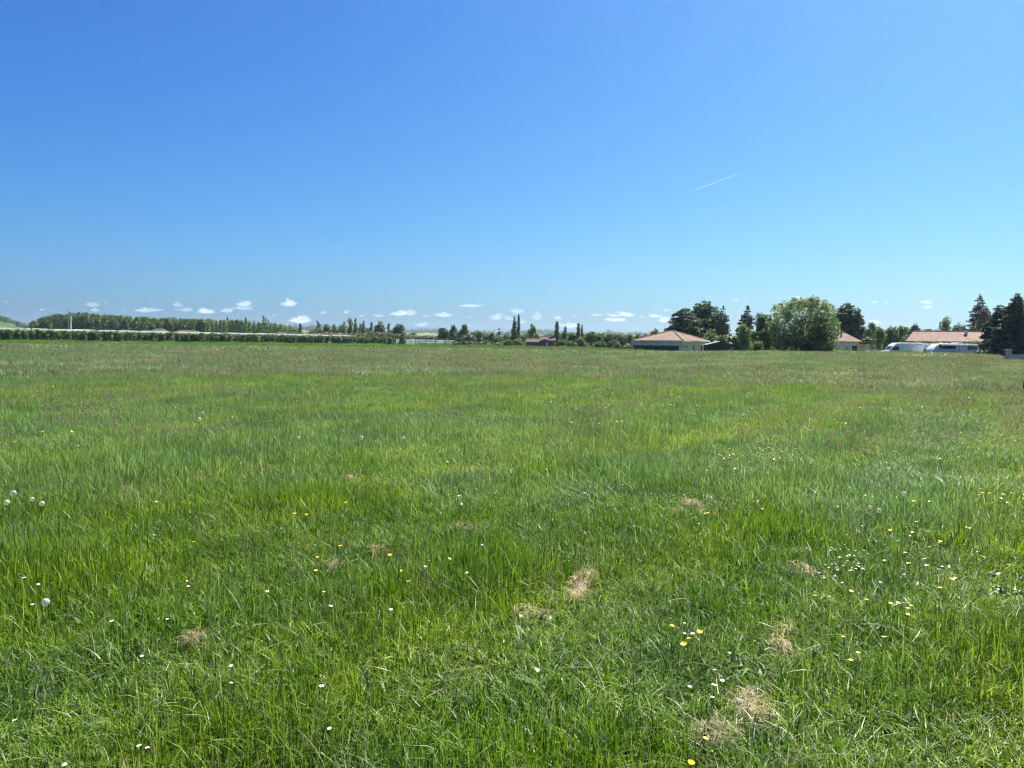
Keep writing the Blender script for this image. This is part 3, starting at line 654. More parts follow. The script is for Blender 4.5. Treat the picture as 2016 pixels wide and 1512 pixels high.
def conifer_leaves(W, H, z0, size, dens, droop=.25, gap=.0, lift=0., ragged=.25, dome=False):
    """branches in whorls with sprays along them"""
    pts, nr = [], []; zs = z0
    step = max(.28, H * .035)
    while zs < H * .99:
        t = (zs - z0) / (H - z0); Rm = W * .5 * ((1 - t) ** .75 if not dome else (1 - t ** 2.2) ** .6)
        nb = max(4, int(9 * (1 - t * .5)))
        for b_ in range(nb):
            if random.random() < gap: continue
            a = random.uniform(0, 6.28); L_ = Rm * random.uniform(1 - ragged * 2, 1 + ragged * .5) + W * .02
            n = max(10, int(dens * L_ * (.5 + .3 * L_) / size ** 2))
            s = np.sqrt(rg.uniform(.02, 1, n)); lat = rg.normal(0, .13 + .16 * (1 - s), n) * L_ * .9
            x_ = np.cos(a) * L_ * s - np.sin(a) * lat; y_ = np.sin(a) * L_ * s + np.cos(a) * lat
            z_ = zs - droop * L_ * s ** 1.5 + lift * L_ * s - np.abs(rg.normal(0, .10, n)) * L_ * .6 + rg.normal(0, .04, n)
            pts.append(np.stack([x_, y_, z_], -1)); q = rg.normal(0, .5, (n, 3)); q[:, 2] += .8; nr.append(q)
        zs += step * random.uniform(.8, 1.2)
    n = 14; pts.append(np.stack([rg.normal(0, .06, n), rg.normal(0, .06, n), rg.uniform(H * .95, H * 1.01, n)], -1)); q = rg.normal(0, 1, (n, 3)); nr.append(q)
    P_ = np.concatenate(pts); Q = np.concatenate(nr); Q /= np.linalg.norm(Q, axis=1)[:, None]
    return [leafquads(P_, Q, size, np.clip(rg.normal(.45, .25, len(P_)), 0, 1))]
LM = {
 'mid':   leafmat('leaves_mid_green', [(0, (.05, .10, .028)), (.6, (.085, .15, .042)), (1, (.16, .22, .08))], trans=.45),
 'light': leafmat('leaves_light_green', [(0, (.09, .14, .045)), (.6, (.15, .215, .07)), (1, (.26, .31, .14))], trans=.5),
 'dark':  leafmat('leaves_dark_green', [(0, (.045, .082, .038)), (.6, (.078, .130, .058)), (1, (.14, .20, .09))], trans=.38),
 'needle': leafmat('conifer_needles', [(0, (.05, .088, .062)), (.6, (.08, .135, .092)), (1, (.14, .21, .14))], trans=.3),
 'spruce': leafmat('weeping_conifer_sprays', [(0, (.045, .085, .05)), (.6, (.08, .14, .075)), (1, (.17, .22, .12))], trans=.35),
 'walnut': leafmat('olive_green_leaves', [(0, (.09, .15, .065)), (.55, (.17, .245, .115)), (1, (.34, .41, .24))], trans=.5, nscale=1.1),
 'poplar': leafmat('poplar_leaves', [(0, (.07, .12, .03)), (.6, (.12, .19, .05)), (1, (.2, .27, .10))], nscale=.06),
 'brown': leafmat('brownish_twigs_and_leaves', [(0, (.10, .085, .065)), (.6, (.17, .145, .105)), (1, (.26, .24, .16))], trans=.2),
 'orchard': leafmat('orchard_leaves', [(0, (.045, .09, .03)), (.6, (.085, .15, .045)), (1, (.2, .27, .11))], nscale=.5),
}
m_bark = plain('bark', (.10, .08, .06), .9, .1, .3, 4, bump=.8)
def put_tree(name, px, top, wpx, D, kind, mat, label, cat='tree', group=None, dens=1.0, z0f=.12, sizef=1.0, trunk=True, dx=0, **kw):
    x, y = gxy(px, D); z = hz(x, y); H = at(px, top, D).z - z; W = wpx * D / FOC; size = max(.13, D / 768 * 1.05) * sizef
    e = empty(name, (x, y, z), random.uniform(0, .3), label, cat, group)
    z0 = H * z0f
    if kind in ('fir', 'cedar', 'weeping'):
        p = {'fir': dict(droop=.12, lift=.1, ragged=.22, gap=.05), 'cedar': dict(droop=.18, lift=.14, gap=.12, ragged=.30), 'weeping': dict(droop=.42, lift=.45, gap=.08, ragged=.25, dome=True)}[kind]
        p.update(kw); parts = conifer_leaves(W, H, z0, size * 1.1, 3.2 * dens, **p)
        if kind != 'cedar':
            core = [(c_, (r_[0] * .8, r_[1] * .8, r_[2])) for c_, r_ in shape_lobes('cone' if kind == 'fir' else 'round', W * .85, H * .92, z0)]
            parts += lobes_leaves(core, size * 1.1, .9 * dens)
    else:
        parts = lobes_leaves(shape_lobes(kind, W, H, z0), size, 1.25 * dens)
    V, F, A = join(parts)
    link('crown' if cat == 'tree' else 'foliage', npmesh('crown', V, F, {'rnd': A}), LM[mat], e)
    if trunk:
        trunk_mb(H, max(.05, W * .028 + H * .008), z0, W if kind not in ('column', 'cone', 'fir', 'cedar', 'weeping') else W * .3, 5).build('trunk' if cat == 'tree' else 'stem', m_bark, e)
    return e
# ------------------------------------------------------------------ poplar wood at left, far woods
def wood(name, label, profile, D0, D1, rows, mat, step_px, Wm, cat='wood', kindf=('column', 'round'), nq=1.0, z0f=.05):
    parts = []
    for r_ in range(rows):
        D = D0 + (D1 - D0) * r_ / max(1, rows - 1)
        px = profile[0][0] + random.uniform(0, step_px)
        while px < profile[-1][0]:
            top = np.interp(px, [p_[0] for p_ in profile], [p_[1] for p_ in profile]) + random.uniform(-1.2, 1.4)
            d = D * random.uniform(.985, 1.015); x, y = gxy(px, d); z = hz(x, y)
            H = (at(px, top, d).z - z)
            W = Wm * random.uniform(.8, 1.25)
            if H > 1.5:
                size = max(.6, D / 768 * .95)
                L = [((a_[0] + x, a_[1] + y, a_[2] + z), b_) for a_, b_ in shape_lobes(random.choice(kindf), W, H, H * z0f)]
                parts += lobes_leaves(L, size, 1.0 * nq)
            px += step_px * random.uniform(.75, 1.25)
    V, F, A = join(parts); o = link(name, npmesh(name, V, F, {'rnd': A}), LM[mat]); tag(o, label, cat, kind='stuff'); return o
wood('poplar_wood', 'dark green planted wood with a domed outline behind the orchard at left',
     [(46, 650), (58, 637), (80, 628), (110, 620.5), (140, 617.5), (158, 617), (190, 620.5), (225, 622.5), (262, 625.5), (300, 627), (350, 628.5), (385, 630)],
     520, 600, 4, 'mid', 7, 6.0, kindf=('round', 'column'))
wood('poplar_wood', 'lighter green rows of young poplars right of the round dark tree',
     [(376, 630), (420, 630.5), (470, 632), (520, 635), (560, 641), (592, 650)], 470, 560, 3, 'poplar', 9, 5.0, kindf=('column', 'cone'))
# ------------------------------------------------------------------ hills
def hill_mat(name, cols, sc):
    m, t = newmat(name); geo = N(t, 'ShaderNodeNewGeometry')
    mp = N(t, 'ShaderNodeMapping'); mp.inputs['Scale'].default_value = (1, .45, 3); t.links.new(geo.outputs['Position'], mp.inputs[0])
    v = N(t, 'ShaderNodeTexVoronoi'); v.inputs['Scale'].default_value = sc; t.links.new(mp.outputs[0], v.inputs['Vector'])
    c = ramp(t, N_sep(t, v.outputs['Color']), cols, 'CONSTANT')
    c = mixc(t, .5, c, ramp(t, noise(t, geo.outputs['Position'], .03, 5), [(.35, (.03, .06, .02)), (.65, (.12, .18, .06))]))
    p = N(t, 'ShaderNodeBsdfDiffuse'); t.links.new(c, p.inputs[0])
    o = N(t, 'ShaderNodeOutputMaterial'); t.links.new(p.outputs[0], o.inputs[0]); return m
def N_sep(t, col):
    s = N(t, 'ShaderNodeSeparateColor'); t.links.new(col, s.inputs[0]); return s.outputs[0]
m_hill = hill_mat('hillside_fields', [(0, (.05, .09, .03)), (.3, (.12, .18, .06)), (.5, (.04, .07, .025)), (.65, (.19, .2, .10)), (.8, (.08, .14, .04))], .006)
m_hillw = hill_mat('wooded_hillside', [(0, (.03, .06, .022)), (.5, (.04, .075, .028)), (.8, (.06, .10, .035))], .01)
def hill(profile, D, depth, mat):
    px = np.linspace(profile[0][0], profile[-1][0], 140); top = np.interp(px, [p_[0] for p_ in profile], [p_[1] for p_ in profile])
    rows = [(-1, -.02), (-.7, .25), (-.4, .62), (-.15, .93), (0, 1), (.3, .9), (1, -.02)]; vs = []
    for f, k in rows:
        for a, b in zip(px, top):
            cr = at(a, b, D); zc = max(0.5, cr.z - 4) * k; s = (D + f * depth) / D
            wob = mnoise.noise(Vector((cr.x * .004, f * 3, D))) * 4 * (1 if 0 < k < 1 else 0)
            vs.append((cr.x * s, cr.y * s, zc - 1.5 + wob if k > 0 else -3))
    n = len(px); F = [(r_ * n + i_, r_ * n + i_ + 1, (r_ + 1) * n + i_ + 1, (r_ + 1) * n + i_) for r_ in range(len(rows) - 1) for i_ in range(n - 1)]
    o = link('hills', npmesh('hills', np.array(vs), np.array(F), smooth=True), mat); tag(o, kind='structure')
hill([(-260, 600), (-120, 606), (0, 623), (22, 629), (40, 636), (70, 645), (110, 655), (150, 664)], 1500, 500, m_hillw)
hill([(380, 658), (430, 635), (480, 632), (540, 636), (600, 648), (660, 660)], 1900, 500, m_hill)
hill([(520, 655), (575, 642), (640, 641), (700, 648), (760, 650), (800, 648), (850, 647), (890, 650), (930, 652), (1000, 653), (1050, 650), (1100, 651), (1150, 655), (1220, 655), (1300, 656), (1400, 654), (1450, 654), (1560, 658), (1700, 652), (1760, 645), (1850, 650), (2200, 655)], 3600, 900, m_hill)
hill([(560, 668), (640, 656), (720, 660), (780, 655), (830, 652), (880, 656), (940, 661), (1020, 663), (1060, 657), (1110, 659), (1200, 665), (1300, 668), (1420, 664), (1500, 672)], 2300, 500, m_hill)
wood('far_wood', 'bluish wooded crest of the hill at the far left edge', [(-60, 610), (0, 618), (22, 626), (45, 634), (70, 643)], 1380, 1500, 3, 'dark', 5, 11, kindf=('round',))
wood('far_wood', 'line of far trees on the ridge right of the young poplars', [(560, 640), (575, 637), (600, 639), (640, 637), (700, 645), (740, 648)], 3300, 3400, 2, 'dark', 5, 22, kindf=('round',))
wood('far_wood', 'far tree line on the ridge behind the brown roofed house', [(780, 647), (830, 645), (880, 647), (905, 649), (990, 651), (1010, 649), (1055, 646), (1075, 645), (1092, 646), (1110, 652), (1190, 652), (1199, 645), (1210, 651), (1300, 653), (1440, 651)], 3300, 3450, 2, 'dark', 6, 24, kindf=('round',))
wood('far_wood', 'hazy middle distance tree belt below the ridge', [(780, 662), (850, 661), (930, 663), (1000, 664), (1060, 663), (1140, 662), (1250, 664), (1440, 662)], 1300, 1500, 3, 'mid', 9, 13, kindf=('round', 'bush'))
wood('far_wood', 'tree belt behind the brown scrub', [(560, 652), (640, 656), (760, 660), (800, 663)], 900, 1000, 2, 'mid', 8, 9, kindf=('round', 'bush'))

wood('tree_belt', 'belt of green trees and shrubs behind the white vehicles and the tiled house', [(1688, 645), (1715, 641), (1740, 650), (1760, 641), (1790, 643), (1830, 646), (1860, 650), (1900, 645), (1965, 640)], 222, 245, 3, 'mid', 12, 4.5, kindf=('round', 'bush'))
wood('tree_belt', 'green shrubs filling the gap between the ragged conifer and the layered cedar', [(1392, 658), (1425, 655), (1450, 660), (1480, 650), (1530, 648)], 178, 190, 2, 'mid', 12, 4.0, kindf=('round', 'bush'))
wood('tree_belt', 'green understory among the trees above the brown scrub', [(592, 655), (620, 649), (650, 645), (680, 642), (700, 645), (740, 648), (770, 650), (798, 655)], 415, 440, 2, 'mid', 8, 5.5, kindf=('round', 'bush', 'column'))
wood('tree_belt', 'continuous belt of green trees behind the brown roofed house and the poplars', [(855, 664), (880, 656), (910, 650), (950, 655), (985, 660), (1005, 657), (1030, 658), (1060, 660), (1090, 657), (1120, 653), (1150, 657), (1180, 655), (1215, 657), (1262, 658)], 345, 385, 3, 'mid', 9, 5.5, kindf=('round', 'bush'))
# ------------------------------------------------------------------ trees one can tell apart
G1 = 'trees beyond the orchard'; G2 = 'trees around the brown roofed house'; G3 = 'trees around the pink house'; G4 = 'trees around the houses at right'
T = [
 ('broadleaf_tree', 397, 626, 26, 430, 'round', 'dark', 'round dark tree standing before the poplar wood', G1, {}),
 ('broadleaf_tree', 408, 632, 16, 440, 'round', 'light', 'pale green tree at the right side of the round dark tree', G1, {}),
 ('poplar', 448, 625, 5, 640, 'column', 'dark', 'left one of two small dark trees topping the young poplars', G1, {}),
 ('poplar', 453, 626, 5, 640, 'round', 'dark', 'right one of two small dark trees topping the young poplars', G1, {}),
 ('poplar', 484, 625, 6, 640, 'column', 'dark', 'single small dark tree topping the young poplars', G1, {}),
 ('conifer', 518.5, 622, 6, 620, 'column', 'needle', 'taller pointed conifer above the young poplars', G1, {}),
 ('conifer', 523, 626, 5, 620, 'cone', 'needle', 'thinner conifer touching the taller pointed one', G1, {}),
 ('conifer', 528, 630, 6, 620, 'cone', 'needle', 'low conifer right of the pair of pointed ones', G1, {}),
 ('broadleaf_tree', 541, 630, 9, 620, 'round', 'dark', 'small rounded dark tree at the right end of the young poplars', G1, {}),
 ('poplar', 591, 637, 9, 430, 'column', 'dark', 'dark narrow tree standing right of the poplar wood', G1, {}),
 ('broadleaf_tree', 582, 648, 12, 440, 'round', 'brown', 'low brownish tree beside the dark narrow one', G1, {}),
 ('broadleaf_tree', 625, 626, 15, 390, 'open', 'mid', 'tall wispy tree with a knotted crown', G1, {}),
 ('broadleaf_tree', 644, 636, 20, 400, 'open', 'mid', 'lower open tree right of the wispy one', G1, {}),
 ('broadleaf_tree', 658, 639, 10, 400, 'column', 'dark', 'dark slim tree left of the large pale tree', G1, {}),
 ('broadleaf_tree', 674, 627, 22, 400, 'open', 'light', 'pale tree forming the left half of the large pale pair', G1, {}),
 ('broadleaf_tree', 689, 623, 22, 395, 'open', 'light', 'tallest pale tree above the brown scrub', G1, {}),
 ('poplar', 690, 640, 12, 385, 'column', 'dark', 'dark column tree in front of the tallest pale tree', G1, {}),
 ('poplar', 699.5, 627, 8, 400, 'column', 'mid', 'slim tall tree right of the tallest pale tree', G1, {}),
 ('cypress', 709, 637, 5, 400, 'column', 'dark', 'thin low cypress left of the taller cypress', G1, {}),
 ('cypress', 715, 632, 9, 395, 'column', 'needle', 'taller dark cypress above the brown scrub', G1, {}),
 ('bush_tree', 728, 645, 18, 380, 'bush', 'light', 'bright green low tree right of the taller cypress', G1, {}),
 ('poplar', 731, 634, 8, 410, 'column', 'dark', 'slim dark tree behind the bright green low tree', G1, {}),
 ('broadleaf_tree', 748, 630, 27, 410, 'round', 'dark', 'broad dark tree with a peaked top', G1, {}),
 ('broadleaf_tree', 765, 634, 12, 410, 'open', 'mid', 'thin open tree between two broad dark trees', G1, {}),
 ('broadleaf_tree', 786, 634.5, 29, 380, 'round', 'dark', 'solid round dark tree at the right end of the orchard', G1, {}),
 ('dark_thicket', 812, 653, 24, 560, 'bush', 'needle', 'flat topped dark thicket right of the solid round tree', G1, {}),
 ('broadleaf_tree', 872, 643, 27, 330, 'round', 'dark', 'dark round tree left of the jagged crown', G2, {}),
 ('broadleaf_tree', 894, 637, 20, 330, 'open', 'mid', 'left half of the jagged topped trees', G2, {'dens': 1.5}),
 ('broadleaf_tree', 916, 634.5, 30, 330, 'open', 'mid', 'taller right half of the jagged topped trees', G2, {'dens': 1.6}),
 ('bush_tree', 921, 656, 30, 300, 'bush', 'brown', 'reddish brown bush in front of the jagged topped trees', G2, {}),
 ('bush_tree', 902, 664, 18, 300, 'bush', 'mid', 'green bush at the right end of the slatted fence', G2, {}),
 ('broadleaf_tree', 943, 649, 26, 320, 'round', 'light', 'pale green tree right of the reddish brown bush', G2, {}),
 ('broadleaf_tree', 966, 652, 18, 300, 'round', 'dark', 'small round very dark tree', G2, {}),
 ('dead_tree', 981.5, 645, 11, 300, 'open', 'brown', 'thin half bare tree right of the small very dark one', G2, {'dens': .5}),
 ('bush_tree', 976, 664, 20, 290, 'bush', 'dark', 'dark bush at the foot of the thin half bare tree', G2, {}),
 ('bush_tree', 957, 669, 20, 285, 'bush', 'mid', 'green bush below the pale green tree', G2, {}),
 ('poplar', 1012, 623, 18, 300, 'cone', 'dark', 'broad based dark poplar, left one of the tall pair', G2, {'dens': 1.4}),
 ('poplar', 1020.5, 620.5, 8, 305, 'column', 'dark', 'thin dark poplar, right one of the tall pair', G2, {'dens': 1.4}),
 ('bush_tree', 1000, 650, 18, 320, 'bush', 'mid', 'green tree left behind the tall pair of poplars', G2, {}),
 ('bush_tree', 1002, 668, 24, 280, 'bush', 'mid', 'round green shrub in front of the tall poplars', G2, {}),
 ('bush_tree', 1021, 665, 24, 278, 'bush', 'light', 'lighter round shrub left of the brown roofed house', G2, {}),
 ('broadleaf_tree', 1047, 635, 24, 330, 'open', 'light', 'feathery pale tree behind the brown roofed house', G2, {'dens': .8}),
 ('bush_tree', 1048, 652, 34, 335, 'bush', 'mid', 'green shrubbery under the feathery pale tree', G2, {}),
 ('poplar', 1096, 633.5, 12, 290, 'column', 'dark', 'dark poplar standing right of the brown roofed house', G2, {'dens': 1.4}),
 ('broadleaf_tree', 1108, 648, 16, 300, 'open', 'light', 'pale tree between two dark poplars', G2, {'dens': 1.3}),
 ('poplar', 1112, 643.5, 10, 295, 'column', 'mid', 'mid green narrow tree right of the dark poplar', G2, {}),
 ('broadleaf_tree', 1127, 652, 18, 300, 'round', 'mid', 'rounded tree left of the twin narrow poplars', G2, {}),
 ('poplar', 1138.5, 637.5, 11, 290, 'column', 'dark', 'left one of the twin narrow poplars', G2, {'dens': 1.3}),
 ('poplar', 1145.5, 640, 6, 292, 'column', 'dark', 'right thinner one of the twin narrow poplars', G2, {'dens': 1.3}),
 ('bush_tree', 1104, 668, 24, 270, 'bush', 'mid', 'green bush at the foot of the dark poplar', G2, {}),
 ('bush_tree', 1124, 669, 22, 268, 'bush', 'light', 'light bush left of the round pale shrub', G2, {}),
 ('bush_tree', 1144, 663, 20, 265, 'bush', 'light', 'round pale shrub under the twin poplars', G2, {}),
 ('broadleaf_tree', 1164, 650, 24, 275, 'round', 'mid', 'rounded green tree right of the twin poplars', G2, {}),
 ('broadleaf_tree', 1180, 656, 18, 270, 'round', 'mid', 'smaller green tree right of the rounded one', G2, {}),
 ('broadleaf_tree', 1199, 655, 24, 260, 'round', 'dark', 'darker rounded tree in the row left of the pink house', G2, {}),
 ('broadleaf_tree', 1225, 654, 28, 265, 'round', 'mid', 'broad green tree left behind the pink house', G2, {}),
 ('broadleaf_tree', 1243, 655, 18, 255, 'round', 'mid', 'narrower green tree touching the left of the pink house', G2, {}),
 ('bush_tree', 1210, 667, 30, 215, 'bush', 'dark', 'dark low bush in the grass left of the pink house', G2, {}),
 ('bush_tree', 1180, 671, 26, 235, 'bush', 'mid', 'low green bush further left of the dark low bush', G2, {}),
 ('broadleaf_tree', 1289, 645, 24, 230, 'round', 'light', 'pale round tree above the left slope of the pink house roof', G3, {}),
 ('broadleaf_tree', 1272, 654, 22, 230, 'round', 'mid', 'low tree peeking over the left eave of the pink house', G3, {}),
 ('weeping_conifer', 1347, 606, 84, 200, 'weeping', 'spruce', 'broad conifer with hanging sprays rising behind the pink house roof', G3, {'dens': 2.0, 'ragged': .15}),
 ('weeping_conifer', 1384, 590, 86, 205, 'weeping', 'spruce', 'tallest conifer with twin peaked top behind the pink house', G3, {'dens': 2.0, 'ragged': .2}),
 ('cedar', 1408, 603, 66, 196, 'cedar', 'spruce', 'ragged conifer with long branches reaching right', G3, {'dens': 1.2, 'lift': .45}),
 ('cedar', 1422, 602, 50, 192, 'cedar', 'spruce', 'thin ragged conifer with upswept branches at the right end of the conifer group', G3, {'dens': 1.3, 'lift': .6}),
 ('broadleaf_tree', 1400, 650, 40, 185, 'bush', 'light', 'pale leafy tree at the right foot of the ragged conifer', G3, {}),
 ('broadleaf_tree', 1424, 654, 34, 180, 'bush', 'mid', 'green tree above the dark shed', G3, {}),
 ('cedar', 1470, 602, 66, 150, 'cedar', 'needle', 'cedar with flat layered branches left of the big walnut', G3, {'dens': 2.6}),
 ('broadleaf_tree', 1466, 632, 38, 142, 'round', 'walnut', 'mottled pale tree in front of the layered cedar', G3, {}),
 ('broadleaf_tree', 1497, 607, 30, 165, 'round', 'dark', 'slim dark tree between the cedar and the big walnut', G3, {}),
 ('broadleaf_tree', 1508, 616, 50, 155, 'round', 'dark', 'very dark tree behind the left flank of the big walnut', G3, {'dens': 1.5}),
 ('bush_tree', 1490, 667, 24, 122, 'bush', 'light', 'small bright bush at the left foot of the big walnut', G3, {}),
 ('fir', 1666, 596, 92, 160, 'fir', 'needle', 'dense dark blue conifer behind the house with the stove pipe', G4, {'dens': 2.0, 'ragged': .12, 'dome': True}),
 ('fir', 1652, 603, 40, 165, 'fir', 'needle', 'left shoulder conifer beside the dense dark blue one', G4, {'dens': 1.6}),
 ('fir', 1686, 605, 44, 163, 'fir', 'needle', 'right shoulder conifer beside the dense dark blue one', G4, {'dens': 1.8}),
 ('broadleaf_tree', 1716, 630, 32, 185, 'open', 'light', 'pale open tree right of the dense dark conifer', G4, {'dens': 1.5}),
 ('broadleaf_tree', 1730, 640, 26, 180, 'round', 'light', 'small pale tree next to the white van', G4, {}),
 ('broadleaf_tree', 1702, 650, 34, 175, 'bush', 'light', 'bright green shrub behind the end of the low roof', G4, {}),
 ('broadleaf_tree', 1757, 637, 26, 210, 'round', 'mid', 'green tree left in the row behind the tiled house', G4, {}),
 ('broadleaf_tree', 1775, 635, 24, 212, 'round', 'mid', 'taller green tree in the row behind the tiled house', G4, {}),
 ('broadleaf_tree', 1799, 641, 30, 215, 'open', 'brown', 'twiggy brownish tree in the row behind the tiled house', G4, {'dens': 1.3}),
 ('broadleaf_tree', 1790, 649, 40, 200, 'bush', 'dark', 'dark shrubbery left of the tiled roof', G4, {}),
 ('broadleaf_tree', 1826, 643, 34, 214, 'round', 'mid', 'low green tree rising just over the tiled roof', G4, {}),
 ('broadleaf_tree', 1860, 627, 38, 190, 'open', 'light', 'light airy tree rising behind the middle of the tiled roof', G4, {'dens': 1.1}),
 ('broadleaf_tree', 1888, 630, 34, 186, 'round', 'dark', 'dark rounded tree between the airy tree and the spruce', G4, {}),
 ('spruce', 1924, 579, 74, 175, 'fir', 'needle', 'tall spruce with a pointed top behind the tiled house', G4, {'dens': 1.4, 'gap': .12}),
 ('broadleaf_tree', 1940, 606, 54, 160, 'open', 'brown', 'brownish half bare tree in front of the tall spruce', G4, {'dens': 1.5}),
 ('dark_conifer', 1998, 577, 112, 100, 'fir', 'needle', 'nearest huge dark conifer with a spiky top at the right edge', G4, {'dens': 2.2, 'ragged': .2}),
 ('dark_conifer', 1966, 600, 70, 104, 'fir', 'needle', 'dark conifer forming the left flank of the huge one', G4, {'dens': 2.2, 'ragged': .15, 'dome': True}),
 ('dark_conifer', 2040, 585, 80, 102, 'fir', 'needle', 'dark conifer cut by the right edge of the view', G4, {'dens': 1.8}),
 ('bush_tree', 1944, 674, 26, 112, 'bush', 'brown', 'low brownish bush between the motorhome and the wall', G4, {}),
]
for nm, px, top, wp, D, kd, mt, lab, grp, kw in T:
    f = .03 if kd in ('bush', 'column', 'cone') else .1
    if grp in (G3, G4): f = .04
    put_tree(nm, px, top, wp, D, kd, mt, lab, 'tree', grp, z0f=f, trunk=True, **kw)
# the big walnut-like tree reaching the ground, on the field margin
def big_tree():
    D = 110; x, y = gxy(1578, D); z = hz(x, y); k = D / FOC
    e = empty('broad_tree', (x, y, z), 0, 'broad olive green tree with foliage to the ground at the field margin', 'tree', G3)
    hb = at(1578, 695, D).z
    out = [(-62, 648, 22), (-55, 672, 22), (-50, 628, 20), (-40, 610, 17), (-27, 600, 15), (-40, 660, 30), (-15, 640, 40), (0, 603, 18), (-12, 598, 14), (12, 597, 15), (18, 592, 8), (26, 600, 13), (35, 603, 14),
           (46, 615, 18), (56, 630, 18), (62, 648, 20), (66, 664, 16), (55, 672, 24), (30, 640, 36), (10, 665, 34), (-25, 676, 22), (40, 685, 18), (60, 684, 14), (-48, 686, 14), (0, 686, 18), (75, 655, 7), (20, 684, 20)]
    L = []
    for dx, py, r_ in out:
        r_ = r_ * k * .84; dx = dx * .95; zz = at(1578 + dx, py, D).z - z; dep = math.sqrt(max(.1, 1 - (dx / 75) ** 2)) * 3.6
        for s in ((0,) if r_ > 2.2 else (-.55, .5)) if abs(dx) < 50 else (0,):
            L.append(((dx * k, s * dep + random.uniform(-.5, .5), zz), (r_, r_ * 1.1, r_)))
    for i_ in range(16):
        L.append(((random.uniform(-2.6, 2.8), random.uniform(-3.4, -1.6), random.uniform(.9, 4.8)), (random.uniform(.8, 1.25),) * 3))
    parts = []
    for c_, r_ in L:                                    # each lobe breaks into smaller sprays
        parts += lobes_leaves([(c_, [q * .8 for q in r_])], .18, .7)
        for i_ in range(7):
            d = Vector((random.gauss(0, 1), random.gauss(0, 1), random.gauss(.2, 1))).normalized()
            rr_ = r_[0] * random.uniform(.22, .38)
            parts += lobes_leaves([((c_[0] + d.x * r_[0] * .85, c_[1] + d.y * r_[1] * .85, max(.2, c_[2] + d.z * r_[2] * .85)), (rr_, rr_, rr_))], .16, .75)
    V, F, A = join(parts); V[:, 2] = np.maximum(V[:, 2], .02)
    link('crown', npmesh('crown', V, F, {'rnd': A}), LM['walnut'], e)
    trunk_mb(6.4, .22, .6, 8, 9).build('trunk', m_bark, e)
big_tree()

# ------------------------------------------------------------------ orchard row, netting, fence, scrub
def leafy_row(name, label, cat, path, hfun, wid, mat, size, per_m, stems=None, kind=None):
    e = empty(name, path[0], 0, label, cat)
    parts = []; st = []; total = sum((Vector(q) - Vector(p)).length for p, q in zip(path[:-1], path[1:])); gap = max(1.5, total / 95); run = 0; pts = [Vector(p) for p in path]
    for a, b in zip(pts[:-1], pts[1:]):
        L_ = (b - a).length; n = int(L_ * per_m)
        for i_ in range(n):
            p = a.lerp(b, (i_ + random.random()) / n); h = hfun(i_ / n) * random.uniform(.86, 1.08); z = hz(p.x, p.y)
            o = Vector((random.uniform(-.5, .5) * wid, random.uniform(-.5, .5) * wid, 0))
            w_ = random.uniform(.5, .95)
            parts += lobes_leaves([((p.x + o.x, p.y + o.y, z + h * t), (w_, w_, h * .2)) for t in (random.uniform(.14, .3), random.uniform(.45, .6), random.uniform(.7, .84))], size, .9)
            run += L_ / n
            if stems and run > gap: run = 0; st.append(MB().tube([(p.x - path[0][0], p.y - path[0][1], z - .1), (p.x - path[0][0] + .05, p.y - path[0][1], z + h * .8)], [.07, .04], 5))
    V, F, A = join(parts); V = V - np.array(path[0])
    link('foliage', npmesh('foliage', V, F, {'rnd': A}), LM[mat], e)
    for q in st: q.build('trunk', m_bark, e)
    return e
ha, hb_ = gxy(-60, 214), gxy(0, 222); hc = gxy(776, 352)
leafy_row('orchard_row', 'long dense row of fruit trees under netting along the bright green strip', 'orchard', [(*ha, 0), (*hb_, 0), (*gxy(300, 258), 0), (*hc, 0)],
          lambda t: 3.5, 1.8, 'orchard', .34, 2.3, stems=True)
m_net = leafmat('white_netting', [(0, (.24, .28, .29)), (1, (.34, .38, .39))], trans=.4, rough=.7, spec=.2, tmul=(1, 1, 1))
m_post = plain('weathered_post', (.45, .44, .42), .8, .2)
m_galv = plain('pale_painted_metal', (.66, .69, .70), .5, .4)
def netting():
    e = empty('net_canopy', (0, 0, 0), 0, 'long white netting roof stretched above the orchard rows', 'netting')
    P0, P1, P2 = Vector((*gxy(-70, 228), 0)), Vector((*gxy(330, 282), 0)), Vector((*gxy(860, 430), 0))
    posts = []; vs, fs, at_ = [], [], []
    for row in range(4):
        off = row * 7.0
        line = []
        for a, b in ((P0, P1), (P1, P2)):
            n = int((b - a).length / 4)
            line += [a.lerp(b, i_ / n) for i_ in range(n)]
        line.append(P2)
        nrm = Vector((-(P2 - P0).y, (P2 - P0).x, 0)).normalized()
        if nrm.y < 0: nrm = -nrm
        base = len(vs); m_ = len(line)
        for i_, p in enumerate(line):
            sag = .12 * math.sin(i_ * 1.7 + row) + .10 * (i_ % 3 == 0)
            top = 3.85 + sag + .35 * ss(i_, m_ * .2, m_)
            for q, zz in ((-1.6, top - .5), (0, top), (3.5, top - .5)):
                c_ = p + nrm * (off + q); vs.append((c_.x, c_.y, zz)); at_.append(random.random())
            if i_ % 4 == row and row < 2:
                c_ = p + nrm * off; posts.append(MB().tube([(c_.x, c_.y, -.1), (c_.x, c_.y, top - .03)], .05, 5))
        for i_ in range(m_ - 1):
            for q in (0, 1): k_ = base + i_ * 3 + q; fs.append((k_, k_ + 1, k_ + 4, k_ + 3))
    link('netting', npmesh('netting', np.array(vs), np.array(fs), {'rnd': at_}), m_net, e)
    for q in posts[:99]: q.build('post', m_post, e)
netting()
